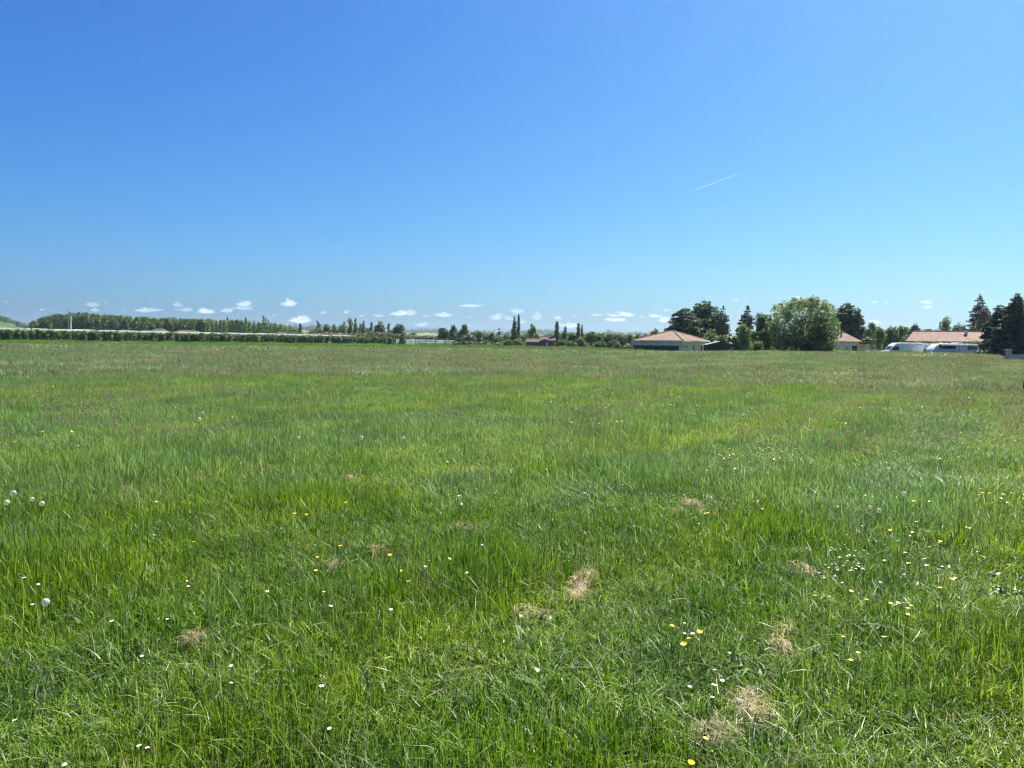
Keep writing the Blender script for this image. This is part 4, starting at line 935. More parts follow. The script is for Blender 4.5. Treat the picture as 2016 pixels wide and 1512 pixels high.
def slat_fence():
    a, b = Vector((*gxy(779, 300), 0)), Vector((*gxy(897, 300), 0)); k = 300 / FOC
    e = empty('slat_fence', a, math.atan2(b.y - a.y, b.x - a.x), 'pale blue green fence of three long horizontal sheets on posts', 'fence')
    L_ = (b - a).length; zt = at(779, 667, 300).z; z1 = at(897, 669.5, 300).z
    for f0, f1 in ((.70, .98), (.40, .64), (.12, .32)):
        mb = MB(); n = 24
        for i_ in range(n):
            t0, t1 = i_ / n, (i_ + 1) / n; H0 = zt + (z1 - zt) * (t0 + t1) / 2
            mb.box(L_ * t0 + .01, L_ * t1 - .01, -.02, .02, H0 * f0, H0 * f1 - .02 * (i_ % 2))
        mb.build('sheet', m_sheet, e)
    for i_ in range(7):
        MB().box(L_ * i_ / 6 - .12, L_ * i_ / 6 + .12, -.16, -.025, -.1, zt + .12).build('post', m_dkpost, e)
m_sheet = leafmat('pale_teal_sheet', [(0, (.70, .80, .80)), (1, (.74, .82, .82))], trans=.5, rough=.5, tmul=(1, 1, 1)); m_dkpost = plain('teal_post', (.10, .16, .17), .7, .3)
slat_fence()
def scrub(name, label, profile, D, mat, hpx_base=3, W=5, step=5):
    o = wood(name, label, profile, D, D + 25, 3, mat, step, W, cat='scrub', kindf=('bush',), nq=1.0); return o
scrub('scrub', 'brownish purple scrub along the foot of the trees behind the netting', [(525, 657), (560, 652), (600, 657), (640, 654), (680, 655), (720, 656), (760, 652), (790, 656), (815, 660), (850, 661), (875, 659)], 372, 'brown')
scrub('scrub', 'low green scrub in front of the houses and poplars', [(895, 672), (950, 673), (1000, 674), (1090, 675), (1150, 675), (1250, 678)], 285, 'mid', step=9)
# shrubs before the orchard row
for px, top, wp, D, mt, lab in ((452, 656, 13, 268, 'light', 'light green young tree rising through the orchard row'), (506, 658, 14, 272, 'light', 'second light green young tree right along the orchard row'),
    (649, 672, 18, 300, 'dark', 'low dark bush at the foot of the orchard row'), (664, 662, 16, 305, 'brown', 'reddish shrub in the orchard row'),
    (768, 663, 15, 300, 'mid', 'small pointed bush at the end of the orchard row'), (792, 656, 17, 290, 'dark', 'taller dark pointed bush in front of the slatted fence')):
    put_tree('shrub', px, top, wp, D, 'cone' if px > 700 else 'bush', mt, lab, 'shrub', 'shrubs along the orchard', z0f=.02, trunk=True, dens=1.4)
# poles
def pole(name, px, top, D, r, mat, label, extra=None):
    x, y = gxy(px, D); H = at(px, top, D).z - hz(x, y)
    e = empty(name, (x, y, hz(x, y)), 0, label, 'pole')
    MB().tube([(0, 0, -.3), (0, 0, H)], [r * 1.2, r * .85], 8).build('shaft', mat, e)
    if extra == 'arm': MB().box(-.5, .5, -.06, .06, H - .35, H - .22).build('crossarm', mat, e)
    if extra == 'ant':
        mb = MB()
        for i_ in range(4): mb.tube([(-.5 + .1 * i_, 0, H * .90 + i_ * .5), (.5 - .1 * i_, 0, H * .90 + i_ * .5)], .07, 5)
        mb.build('antenna', mat, e)
pole('utility_pole', 140, 621.5, 262, .19, m_galv, 'pale concrete pole standing before the planted wood at left')
pole('radio_mast', 135.5, 609, 470, .16, plain('grey_steel', (.22, .25, .28), .5, .4), 'thin grey mast poking above the planted wood', 'ant')

# ------------------------------------------------------------------ roofs and houses
def tile_mat(name, c0, c1, c2):
    m, t = newmat(name); tc = N(t, 'ShaderNodeTexCoord')
    n1 = noise(t, tc.outputs['Object'], 5, 5, .7)
    v = N(t, 'ShaderNodeTexVoronoi'); v.inputs['Scale'].default_value = 3.2; t.links.new(tc.outputs['Object'], v.inputs['Vector'])
    c = ramp(t, N_sep(t, v.outputs['Color']), [(0, c0), (.5, c1), (1, c2)])
    c = mixc(t, mapr(t, n1, .35, .7), c, mixc(t, 1.0, c, (.6, .58, .56), 'MULTIPLY'))
    p = N(t, 'ShaderNodeBsdfPrincipled'); t.links.new(c, p.inputs['Base Color']); p.inputs['Roughness'].default_value = .85; p.inputs['Specular IOR Level'].default_value = .2
    o = N(t, 'ShaderNodeOutputMaterial'); t.links.new(p.outputs[0], o.inputs[0]); return m
m_tile = tile_mat('terracotta_tiles', (.19, .125, .09), (.25, .17, .125), (.32, .235, .18))
m_tileb = tile_mat('orange_tiles', (.22, .13, .10), (.27, .17, .13), (.33, .23, .18))
m_tiled = tile_mat('dark_brown_tiles', (.075, .052, .048), (.10, .07, .062), (.14, .095, .085))
m_pink = plain('pinkish_render', (.76, .56, .49), .9, .1, .1, 1.2, bump=.3)
m_cream = plain('cream_render', (.62, .52, .44), .9, .1, .1, 1.2, bump=.3)
m_redw = plain('reddish_render', (.22, .13, .11), .9, .1, .15, 1.2)
m_glass = plain('dark_glass', (.02, .025, .03), .1, .8, .1)
m_shut = plain('white_shutter', (.62, .62, .60), .6, .3)
m_frame = plain('white_frame', (.68, .68, .66), .5, .4)
m_dark = plain('dark_wood', (.035, .035, .035), .8, .2)
m_brick = plain('stove_pipe', (.03, .03, .03), .6, .3)
def roof_plane(mb, p00, p10, p11, p01, pitch=.28, amp=.05, thick=.09):
    """corrugated tile surface; p00->p10 eave, p01->p11 ridge"""
    p00, p10, p11, p01 = map(Vector, (p00, p10, p11, p01))
    n = max(4, int((p10 - p00).length / (pitch / 4))); nr = (p10 - p00).cross(p01 - p00).normalized()
    if nr.z < 0: nr = -nr
    vs = []
    eL = (p10 - p00).length; d = (p10 - p00).normalized(); s0, s1 = (p01 - p00).dot(d), (p11 - p00).dot(d)
    up_ = ((p01 - p00) - d * s0)
    for i_ in range(n + 1):
        s = eL * i_ / n
        # a tile column runs straight up the slope until it meets the hip or ridge
        k = 1.0
        if s < s0: k = s / s0 if s0 > 1e-6 else 1
        elif s > s1: k = (eL - s) / (eL - s1) if eL - s1 > 1e-6 else 1
        z_ = nr * (amp * (abs(math.sin(math.pi * s / pitch)) - .3))
        lo = p00 + d * s + z_; hi = p00 + d * s + up_ * max(k, .001) + z_
        vs += [lo, hi, lo - nr * thick - z_, hi - nr * thick - z_]
    fs = []
    for i_ in range(n):
        a = i_ * 4; b = a + 4
        fs += [(a, b, b + 1, a + 1), (a + 2, a + 3, b + 3, b + 2), (a, a + 2, b + 2, b), (a + 1, b + 1, b + 3, a + 3)]
    fs += [(0, 1, 3, 2), (n * 4, n * 4 + 2, n * 4 + 3, n * 4 + 1)]
    mb.add(vs, fs)
def window(parent, x, z, w_, h_, y, mat=m_glass, sill=True, shutter=0.):
    f = MB().box(x - w_ / 2 - .06, x + w_ / 2 + .06, y - .05, y + .04, z - h_ / 2 - .06, z + h_ / 2 + .06).build('window', m_frame, parent)
    MB().box(x - w_ / 2, x + w_ / 2, y - .06, y - .052, z - h_ / 2, z + h_ / 2).build('pane', mat, f)
    if shutter: MB().box(x - w_ / 2, x + w_ / 2, y - .085, y - .062, z + h_ / 2 - h_ * shutter, z + h_ / 2).build('roller_shutter', m_shut, f)
def side(parent, name, mat, axis_pt, rz):
    """a child empty would be one level too deep: faces are built straight in house space"""
    return None

def pink_house():
    D = 165; cx, cy = gxy(1343, D - 6)                   # its corner towards the camera
    z = hz(cx, cy); rz = R(-28)
    e = empty('house', (cx, cy, z), 0, 'low pink house with a hipped tile roof left of the big conifers', 'house')
    k = (D - 6) / FOC
    # left front wall runs from the corner to the left, right wall from the corner to the right and back
    zE = at(1343, 670.5, D - 6).z - z; zR = at(1328, 652, D + 2).z - z
    dl = Vector((-math.cos(R(12)), math.sin(R(12)), 0)); dr = Vector((math.sin(R(12)) , math.cos(R(12)), 0))
    # right wall must span 1343 -> 1393: choose its direction and length
    dr = Vector((math.cos(R(48)), math.sin(R(48)), 0)); dl = Vector((-math.cos(R(42)), math.sin(R(42)), 0))
    Ll, Lr = 15.0, 9.0
    def fit(d, px):                                      # length along d from the corner that reaches pixel column px
        lo, hi = 1., 40.
        for _ in range(40):
            m_ = (lo + hi) / 2; q = Vector((cx, cy, 0)) + d * m_; X = q.x / q.y; T_ = gxy(px, 100)[0] / 100
            if (X < T_) == (d.x > 0): lo = m_
            else: hi = m_
        return lo
    Ll, Lr = fit(dl, 1252), fit(dr, 1391)
    A_, B_, D_ = Vector((0, 0, 0)), dl * Ll, dr * Lr; C_ = B_ + D_
    mb = MB(); ring = [A_, D_, C_, B_]
    mb.add([(*p.xy, -.3) for p in ring] + [(*p.xy, zE - .05) for p in ring], [(0, 1, 2, 3), (4, 5, 6, 7)] + [(i_, (i_ + 1) % 4, (i_ + 1) % 4 + 4, i_ + 4) for i_ in range(4)])
    mb.build('wall', m_pink, e)
    ov = .6; a = A_ - dl * ov - dr * ov; b = B_ + dl * ov - dr * ov; d = D_ - dl * ov + dr * ov; c = C_ + dl * ov + dr * ov
    rl = (Ll - Lr) / 2 if Ll > Lr else 0
    mid = (A_ + C_) / 2; h = max(0, (Ll - Lr)) / 2 * .55 + .3
    r1 = mid - dl * h; r2 = mid + dl * h
    for p in (a, b, c, d): p.z = zE
    r1.z = r2.z = zR
    mb = MB(); roof_plane(mb, b, a, r1, r2); roof_plane(mb, a, d, r1, r1); roof_plane(mb, d, c, r2, r1); roof_plane(mb, c, b, r2, r2)
    rf = mb.build('roof', m_tile, e)
    hp = MB(); up_ = Vector((0, 0, .06))
    for p, q in ((a, r1), (d, r1), (b, r2), (c, r2), (r1, r2)): hp.tube([p + up_, q + up_], .13, 6)
    hp.build('ridge_tiles', m_tile, rf)
    gt = MB(); gt.tube([b - up_ * 2, a - up_ * 2, d - up_ * 2], .09, 6); gt.build('gutter', m_frame, rf)
    def panel(name, o, dirv, s0, s1, z0, z1, mat, off, parent):
        n_ = Vector((dirv.y, -dirv.x, 0)); n_ = n_ if n_.y < 0 else -n_
        p0 = o + dirv * s0 + n_ * off; p1 = o + dirv * s1 + n_ * off; q0, q1 = o + dirv * s0 + n_ * .0, o + dirv * s1 + n_ * .0
        return MB().add([(*p0.xy, z0), (*p1.xy, z0), (*p1.xy, z1), (*p0.xy, z1), (*q0.xy, z0), (*q1.xy, z0), (*q1.xy, z1), (*q0.xy, z1)],
                        [(0, 1, 2, 3), (4, 7, 6, 5), (0, 4, 5, 1), (1, 5, 6, 2), (2, 6, 7, 3), (3, 7, 4, 0)]).build(name, mat, parent)
    s = Ll / 91.0                                         # metres of left wall per photo pixel
    w1 = panel('window', A_, dl, s * 17, s * 42, .95, 2.15, m_shut, .06, e); panel('pane', A_, dl, s * 19, s * 40, 1.0, 1.55, m_glass, .08, w1)
    w2 = panel('window', A_, dl, s * 58, s * 63, 1.0, 2.1, m_frame, .05, e); panel('pane', A_, dl, s * 59, s * 62, 1.05, 2.05, m_cream, .07, w2)
    s = Lr / 48.0
    w3 = panel('window', A_, dr, s * 1, s * 11, 1.25, 1.5, m_frame, .05, e); panel('pane', A_, dr, s * 2, s * 10, 1.28, 1.47, m_dark, .07, w3)
    d1 = panel('door', A_, dr, s * 20, s * 24, 0, 1.75, m_cream, .05, e); panel('pane', A_, dr, s * 21, s * 23, .3, 1.6, m_redw, .07, d1)
    w4 = panel('window', A_, dr, s * 35, s * 40, .2, 1.6, m_frame, .04, e); panel('pane', A_, dr, s * 36, s * 39, .3, 1.5, m_dark, .06, w4)
    # low lean-to at the left end
    mb = MB(); p0 = B_; mb.add([(*(p0 + dl * q + dr * w_).xy, zz) for q in (0.02, 1.6) for w_ in (.6, 4) for zz in (-.3, zE * .97)],
           [(0, 1, 3, 2), (4, 6, 7, 5), (0, 4, 5, 1), (2, 3, 7, 6), (1, 5, 7, 3), (0, 2, 6, 4)]); mb.build('lean_to', m_cream, e)
    # dark clipped hedge in front
    q0, q1 = gxy(1247, 150), gxy(1336, 146); hd = MB()
    he = empty('garden_screen', (q0[0], q0[1], hz(*q0)), math.atan2(q1[1] - q0[1], q1[0] - q0[0]), 'low dark grey screen fence before the pink house', 'fence')
    L_ = math.hypot(q1[0] - q0[0], q1[1] - q0[1]); zt = at(1290, 680.2, 148).z
    n = 9
    for i_ in range(n): hd.box(L_ * i_ / n + .04, L_ * (i_ + 1) / n - .04, -.02, .03, .0, zt)
    hd.build('panel', m_screen, he)
    for i_ in range(n + 1): MB().box(L_ * i_ / n - .035, L_ * i_ / n + .035, -.05, .06, -.2, zt + .05).build('post', m_dark, he)
m_screen = plain('dark_green_screen', (.04, .06, .055), .8, .2, .3, 2)
pink_house()
m_shedroof = plain('grey_roof_sheet', (.22, .23, .23), .7, .2, .2, 2)
def shed():
    D = 150; x0, _ = gxy(1393, D); x1, _ = gxy(1438, D); zt = at(1415, 671.5, D).z; z1 = at(1436, 675, D).z
    e = empty('shed', (x0, D, hz(x0, D)), 0, 'dark shed with a pale sloping roof right of the pink house', 'shed')
    w_ = x1 - x0; MB().prism([(0, -.2), (w_, -.2), (w_, z1 - .3), (w_ * .55, zt - .15), (0, zt - .75)], 0, 3).build('wall', m_dark, e)
    MB().add([(-.3, -.3, zt - .72), (w_ * .56, -.3, zt), (w_ * .56, 3.3, zt), (-.3, 3.3, zt - .72), (-.3, -.3, zt - .80), (w_ * .56, -.3, zt - .08), (w_ * .56, 3.3, zt - .08), (-.3, 3.3, zt - .80)],
             [(0, 1, 2, 3), (4, 7, 6, 5), (0, 4, 5, 1), (1, 5, 6, 2), (2, 6, 7, 3), (3, 7, 4, 0)]).build('roof', m_shedroof, e)
shed()
def gable_house(name, label, px0, px1, D, top, eave, depth, m_t, m_w, rise_px=None, ov=.5, hipL=0., hipR=0., cat='house', rz=0.):
    """long side faces the camera; returns the empty and measures"""
    x0, _ = gxy(px0, D); x1, _ = gxy(px1, D); z = hz((x0 + x1) / 2, D + 2); L_ = x1 - x0
    if rz: tt = gxy(px1, 100)[0] / 100; L_ = (tt * D - x0) / (math.cos(rz) - tt * math.sin(rz))
    e = empty(name, (x0, D, z), rz, label, cat)
    pm = (px0 + px1) / 2; zE = at(pm, eave, D).z - z; zR = at(pm, top, D + depth / 2).z - z
    MB().add([(ov, 0, -.3), (L_ - ov, 0, -.3), (L_ - ov, depth, -.3), (ov, depth, -.3), (ov, 0, zE), (L_ - ov, 0, zE), (L_ - ov, depth, zE), (ov, depth, zE), (ov, depth / 2, zR - .15 if not hipL else zE), (L_ - ov, depth / 2, zR - .15 if not hipR else zE)],
             [(0, 1, 2, 3), (0, 1, 5, 4), (2, 3, 7, 6), (1, 2, 6, 9, 5), (3, 0, 4, 8, 7), (4, 5, 9, 8), (8, 9, 6, 7)]).build('wall', m_w, e)
    mb = MB(); zr = zR; ze = zE - .05
    roof_plane(mb, (0, -ov, ze), (L_, -ov, ze), (L_ - hipR, depth / 2, zr), (hipL, depth / 2, zr)); roof_plane(mb, (L_, depth + ov, ze), (0, depth + ov, ze), (hipL, depth / 2, zr), (L_ - hipR, depth / 2, zr))
    if hipL: roof_plane(mb, (0, depth + ov, ze), (0, -ov, ze), (hipL, depth / 2, zr), (hipL, depth / 2, zr))
    if hipR: roof_plane(mb, (L_, -ov, ze), (L_, depth + ov, ze), (L_ - hipR, depth / 2, zr), (L_ - hipR, depth / 2, zr))
    rf = mb.build('roof', m_t, e)
    MB().tube([(hipL, depth / 2, zr + .05), (L_ - hipR, depth / 2, zr + .05)], .13, 6).build('ridge_tiles', m_t, rf)
    return e, L_, zE, zR, rf
# tiled house behind the motorhome
e, L_, zE, zR, rf = gable_house('house', 'long house with an orange tiled roof behind the motorhome', 1783, 1941, 149, 653.5, 672, 8.5, m_tileb, m_cream, hipL=1.4, rz=R(-25))
MB().box(L_ * .755, L_ * .79, 2.6, 3.4, zR - 1.3, zR + .25).build('chimney', m_cream, rf)
for x_, w_ in ((2.2, 1.2), (6.2, 1.4), (10.5, 1.3), (13.4, .9)): window(e, x_, 1.5, w_, 1.2, -.005)
# house with the stove pipe, right of the big tree
e, L_, zE, zR, rf = gable_house('house', 'small low house with a tan roof and black stove pipe beside the big walnut', 1620, 1696, 134, 655, 671.5, 6, m_tile, m_pink, hipL=1.5, hipR=1.8, rz=0)
MB().tube([(L_ * .55, 1.4, zE + .5), (L_ * .55, 1.4, zR + .15)], .12, 8).build('stove_pipe', m_brick, rf)
window(e, L_ * .62, 1.6, .8, 1.0, -.005); window(e, L_ * .82, 1.3, .9, 1.9, -.005, m_dark)
x0 = L_ - .45
MB().add([(x0, -.7, zE - .1), (x0 + 3.9, -.7, zE - .35), (x0 + 3.9, 4.5, zE - .2), (x0, 4.5, zE + .15), (x0, -.7, zE - .22), (x0 + 3.9, -.7, zE - .47), (x0 + 3.9, 4.5, zE - .32), (x0, 4.5, zE + .03)],
         [(0, 1, 2, 3), (4, 7, 6, 5), (0, 4, 5, 1), (1, 5, 6, 2), (2, 6, 7, 3), (3, 7, 4, 0)]).build('porch_roof', m_tile, e)
for q in (1.2, 2.5, 3.7): MB().box(x0 + q, x0 + q + .14, -.5, -.36, -.3, zE - .45).build('porch_post', m_cream, e)
MB().box(x0 + .5, x0 + 3.8, 3.9, 4.1, -.3, zE - .4).build('porch_wall', m_pink, e)
# brown roofed house in the middle
e, L_, zE, zR, rf = gable_house('house', 'brown house with a dark red roof between the tall poplars', 1033, 1064, 262, 666.5, 673, 7, m_tiled, m_redw, hipL=.8)
window(e, L_ * .3, 1.4, 1.1, 1.0, -.005); window(e, L_ * .72, 1.4, 1.1, 1.0, -.005)
def wing():
    D = 258; x0, _ = gxy(1063, D); x1, _ = gxy(1083, D); z = hz(x0, D); zt = at(1073, 667.5, D).z - z; ze = at(1073, 671, D).z - z; w_ = x1 - x0
    e = empty('garage', (x0, D, z), 0, 'reddish gabled annex with a pale roof edge beside the brown house', 'garage')
    MB().prism([(0.15, -.2), (w_ - .15, -.2), (w_ - .15, ze), (w_ / 2, zt - .1), (.15, ze)], 0, 7).build('wall', m_redw, e)
    mb = MB()
    for s in (0, 1):
        xa, xb = (0, w_ / 2) if s == 0 else (w_, w_ / 2)
        mb.add([(xa, -.3, ze), (xb, -.3, zt), (xb, 7.3, zt), (xa, 7.3, ze), (xa, -.3, ze - .12), (xb, -.3, zt - .12), (xb, 7.3, zt - .12), (xa, 7.3, ze - .12)], [(0, 1, 2, 3), (4, 7, 6, 5), (0, 4, 5, 1), (1, 5, 6, 2), (2, 6, 7, 3), (3, 7, 4, 0)])
    mb.build('roof', m_tiled, e)
    MB().box(w_ * .3, w_ * .5, -.05, -.005, -.1, 1.9).build('door', m_dark, e)
    MB().box(w_ * .56, w_ * .78, -.04, -.004, .0, 1.8).build('shutter', m_shut, e)
wing()
gable_house('house', 'dark roofed building behind the reddish annex', 1062, 1094, 285, 662.5, 670, 8, m_tiled, m_redw)
# brown barns before the planted wood
gable_house('barn', 'rust brown barn roof half hidden before the planted wood, left one', 288, 322, 330, 646.5, 655, 9, m_tiled, m_redw, hipL=2.5, hipR=2.5, cat='barn')
gable_house('barn', 'purplish brown barn roof left of the round dark tree', 345, 392, 340, 650, 656, 9, m_tiled, m_redw, hipR=4, cat='barn')

# ------------------------------------------------------------------ vehicles
def paint(name, col, rough=.25):
    m, t = newmat(name); tc = N(t, 'ShaderNodeTexCoord'); p = N(t, 'ShaderNodeBsdfPrincipled')
    nz = noise(t, tc.outputs['Object'], 1.5, 4)
    t.links.new(mixc(t, mapr(t, nz, .35, .7), col, tuple(v * .88 for v in col)), p.inputs['Base Color'])
    p.inputs['Roughness'].default_value = rough; p.inputs['Coat Weight'].default_value = .5
    o = N(t, 'ShaderNodeOutputMaterial'); t.links.new(p.outputs[0], o.inputs[0]); return m
m_vwhite = paint('white_van_paint', (.72, .73, .74)); m_mwhite = paint('cream_white_panel', (.74, .74, .72), .4)
m_tyre = plain('tyre_rubber', (.02, .02, .02), .9, .1); m_rim = plain('steel_rim', (.4, .4, .42), .35, .5, metallic=.7)
m_bump = plain('dark_plastic', (.05, .05, .05), .6, .3); m_lamp = plain('lamp_glass', (.5, .5, .5), .1, .8); m_red = plain('red_lamp', (.4, .02, .02), .2, .6)
def wheel(parent, x, y, r=.34, w_=.22):
    s = -1 if y < 0 else 1
    t_ = MB().tube([(x, y - w_ / 2, r), (x, y + w_ / 2, r)], r, 20).build('wheel', m_tyre, parent, bevel=.03)
    MB().tube([(x, y + s * (w_ / 2 - .04), r), (x, y + s * (w_ / 2 + .012), r)], r * .6, 14).build('rim', m_rim, t_)
def vehicle(name, label, cat, px, D, rz, group):
    x, y = gxy(px, D); return empty(name, (x, y, hz(x, y)), rz, label, cat, group)
def body(e, prof, W, mat, bevel=.09, name='body'):
    return MB().prism(prof, -W / 2, W / 2).build(name, mat, e, bevel=bevel, seg=3, smooth=True)
GV = 'vehicles parked before the tiled house'
def van():
    D = 122; e = vehicle('van', 'white high roofed panel van facing left', 'van', 1773, D, 0, GV); z = e.location.z
    k = D / FOC; x0, x1 = (1734 - 1773) * k, (1812 - 1773) * k; H = at(1775, 675, D).z - z
    body(e, [(x0, .35), (x0, .95), (x0 + .15, 1.2), (x0 + 1.0, 1.45), (x0 + 1.75, H - .28), (x0 + 2.25, H), (x1 - .12, H), (x1, H - .35), (x1, .35)], 2.0, m_vwhite, .11)
    for s in (-1, 1):
        MB().add([(x0 + 1.15, s * 1.004, 1.48), (x0 + 1.78, s * 1.004, 2.05), (x0 + 2.35, s * 1.004, 2.05), (x0 + 2.35, s * 1.004, 1.48)] + [(x0 + 1.15, s * .985, 1.48), (x0 + 1.78, s * .985, 2.05), (x0 + 2.35, s * .985, 2.05), (x0 + 2.35, s * .985, 1.48)],
                 [(0, 1, 2, 3), (7, 6, 5, 4), (0, 4, 5, 1), (1, 5, 6, 2), (2, 6, 7, 3), (3, 7, 4, 0)]).build('side_window', m_glass, e)
        MB().box(x0 + .02, x0 + .3, s * .9 - .12, s * .9 + .12, .8, 1.05).build('headlight', m_lamp, e)
        MB().box(x1 - .05, x1 + .02, s * .92 - .07, s * .92 + .07, 1.0, 1.6).build('tail_lamp', m_red, e)
        MB().box(x0 + 1.25, x0 + 1.4, s * 1.16 - .1, s * 1.16 + .1, 1.45, 1.8).build('mirror', m_bump, e, bevel=.02)
        MB().box(x0 + 2.4, x0 + 2.43, s * 1.0 - .01, s * 1.0 + .012, .5, H - .4).build('door_seam', m_bump, e)
        for wx in (x0 + 1.1, x1 - 1.3): wheel(e, wx, s * .88)
    a, b = Vector((x0 + 1.03, 0, 1.49)), Vector((x0 + 1.74, 0, H - .32)); n_ = Vector((-(b - a).z, 0, (b - a).x)).normalized() * .012
    MB().add([(p.x + q.x, s * .82, p.z + q.z) for q in (n_ * -2, n_) for p, s in ((a, -1), (a, 1), (b, 1), (b, -1))], [(0, 3, 2, 1), (4, 5, 6, 7), (0, 1, 5, 4), (1, 2, 6, 5), (2, 3, 7, 6), (3, 0, 4, 7)]).build('windscreen', m_glass, e)
    MB().box(x0 - .06, x0 + .12, -.95, .95, .35, .62).build('bumper', m_bump, e, bevel=.03)
van()
def caravan():
    D = 128; e = vehicle('caravan', 'small white caravan between the van and the motorhome', 'caravan', 1816, D, 0, GV); z = e.location.z
    k = D / FOC; x0, x1 = (1797 - 1816) * k, (1835 - 1816) * k; H = at(1812, 677.5, D).z - z
    body(e, [(x0, .45), (x0, H - .3), (x0 + .35, H), (x1 - 1.0, H - .03), (x1 - .35, H - .35), (x1, H - 1.1), (x1 - .1, .45)], 2.1, m_mwhite, .08)
    for cx_, w_ in ((-.3, .85), (.95, .5)):
        f = MB().box(cx_ - w_ / 2 - .04, cx_ + w_ / 2 + .04, -1.075, -1.04, 1.28, 1.92).build('window', m_bump, e); MB().box(cx_ - w_ / 2, cx_ + w_ / 2, -1.085, -1.077, 1.32, 1.88).build('pane', m_glass, f)
    MB().box(x0 + .4, x0 + .9, -.25, .25, H - .01, H + .14).build('roof_vent', m_shut, e, bevel=.03); MB().box(-.1, .35, -.3, .2, H - .01, H + .1).build('roof_vent', m_shut, e, bevel=.03)
    for s in (-1, 1): wheel(e, 0, s * .95, .31, .18)
    MB().tube([(x1 - .2, 0, .5), (x1 + .9, 0, .45)], .05, 6).build('drawbar', m_bump, e)
caravan()
def motorhome():
    D = 118; e = vehicle('motorhome', 'long white motorhome facing right with dark windows and a roof hatch', 'motorhome', 1882, D, 0, GV); z = e.location.z
    k = D / FOC; x0, x1 = (1829 - 1882) * k, (1933 - 1882) * k; H = at(1880, 677, D).z - z
    body(e, [(x0, .4), (x0 + .05, H - 1.0), (x0 + .35, H - .55), (x0 + .95, H - .05), (x0 + 1.6, H), (x1 - 1.6, H), (x1 - .9, H - .12), (x1 - .45, H - .55), (x1 - .15, H - .85), (x1 - .35, H - 1.1), (x1 - .05, 1.25), (x1 + .35, .95), (x1 + .4, .4)], 2.25, m_mwhite, .08)
    for a, b, zb, zt in ((x0 + 1.0, x0 + 3.4, 1.45, 1.95), (x0 + 5.3, x0 + 6.7, 1.35, 1.98)):
        f = MB().box(a - .05, b + .05, -1.15, -1.11, zb - .05, zt + .05).build('window', m_bump, e); MB().box(a, b, -1.162, -1.152, zb, zt).build('pane', m_glass, f)
    MB().box(x0 + 3.95, x0 + 4.0, -1.142, -1.128, .5, 2.1).build('door', m_bump, e)
    MB().box(x0 + 3.9, x0 + 4.4, -1.14, -1.128, 2.2, 2.32).build('vent', m_rim, e)
    MB().box(x0 + 1.2, x1 - 1.4, -1.35, -1.13, H - .32, H - .16).build('awning', m_shut, e, bevel=.03)
    MB().box(x0 + 3.55, x0 + 4.85, -.45, .45, H - .01, H + .2).build('roof_hatch', m_shut, e, bevel=.06)
    MB().box(x0 + 2.2, x0 + 2.7, -.3, .3, H - .01, H + .1).build('roof_vent', m_shut, e, bevel=.03)
    for s in (-1, 1):
        MB().add([(x1 - 1.05, s * 1.132, 1.3), (x1 - .2, s * 1.132, 1.3), (x1 - .42, s * 1.132, 1.85), (x1 - 1.05, s * 1.132, 1.85), (x1 - 1.05, s * 1.11, 1.3), (x1 - .2, s * 1.11, 1.3), (x1 - .42, s * 1.11, 1.85), (x1 - 1.05, s * 1.11, 1.85)],
                 [(0, 1, 2, 3), (7, 6, 5, 4), (0, 4, 5, 1), (1, 5, 6, 2), (2, 6, 7, 3), (3, 7, 4, 0)]).build('cab_window', m_glass, e)
        MB().box(x1 - .2, x1 - .05, s * 1.3 - .1, s * 1.3 + .1, 1.3, 1.7).build('mirror', m_bump, e, bevel=.02)
        MB().box(x1 + .3, x1 + .42, s * .85 - .12, s * .85 + .12, .7, .9).build('headlight', m_lamp, e)
        for wx in (x0 + 2.1, x1 - .6): wheel(e, wx, s * 1.0)
motorhome()
def car():
    D = 121; e = vehicle('car', 'pale silver car half hidden by grass left of the wall pillar', 'car', 1967, D, 0, 'car by the wall'); z = e.location.z
    k = D / FOC; x0 = -1.35; H = max(1.42, at(1965, 692, D).z - z); m_c = paint('silver_car_paint', (.55, .57, .60))
    body(e, [(x0 - .6, .3), (x0 - .6, .75), (x0 - .3, .92), (x0 + .35, 1.0), (x0 + 1.2, H - .04), (x0 + 1.9, H), (x0 + 2.9, H - .12), (x0 + 3.5, 1.02), (x0 + 3.6, .9), (x0 + 3.6, .3)], 1.72, m_c, .07)
    for s in (-1, 1):
        y_ = s * .862
        pr = [(x0 + .75, 1.02), (x0 + 1.3, H - .12), (x0 + 1.9, H - .1), (x0 + 1.9, 1.02)]; pr2 = [(x0 + 1.98, 1.02), (x0 + 1.98, H - .1), (x0 + 2.7, H - .18), (x0 + 3.1, 1.02)]
        for q in (pr, pr2): MB().prism(q, y_ - .012, y_ + .012).build('side_window', m_glass, e)
        for wx in (x0 + .2, x0 + 2.8): wheel(e, wx, s * .76, .31)
        MB().box(x0 - .63, x0 - .4, s * .6 - .14, s * .6 + .14, .66, .8).build('headlight', m_lamp, e)
car()
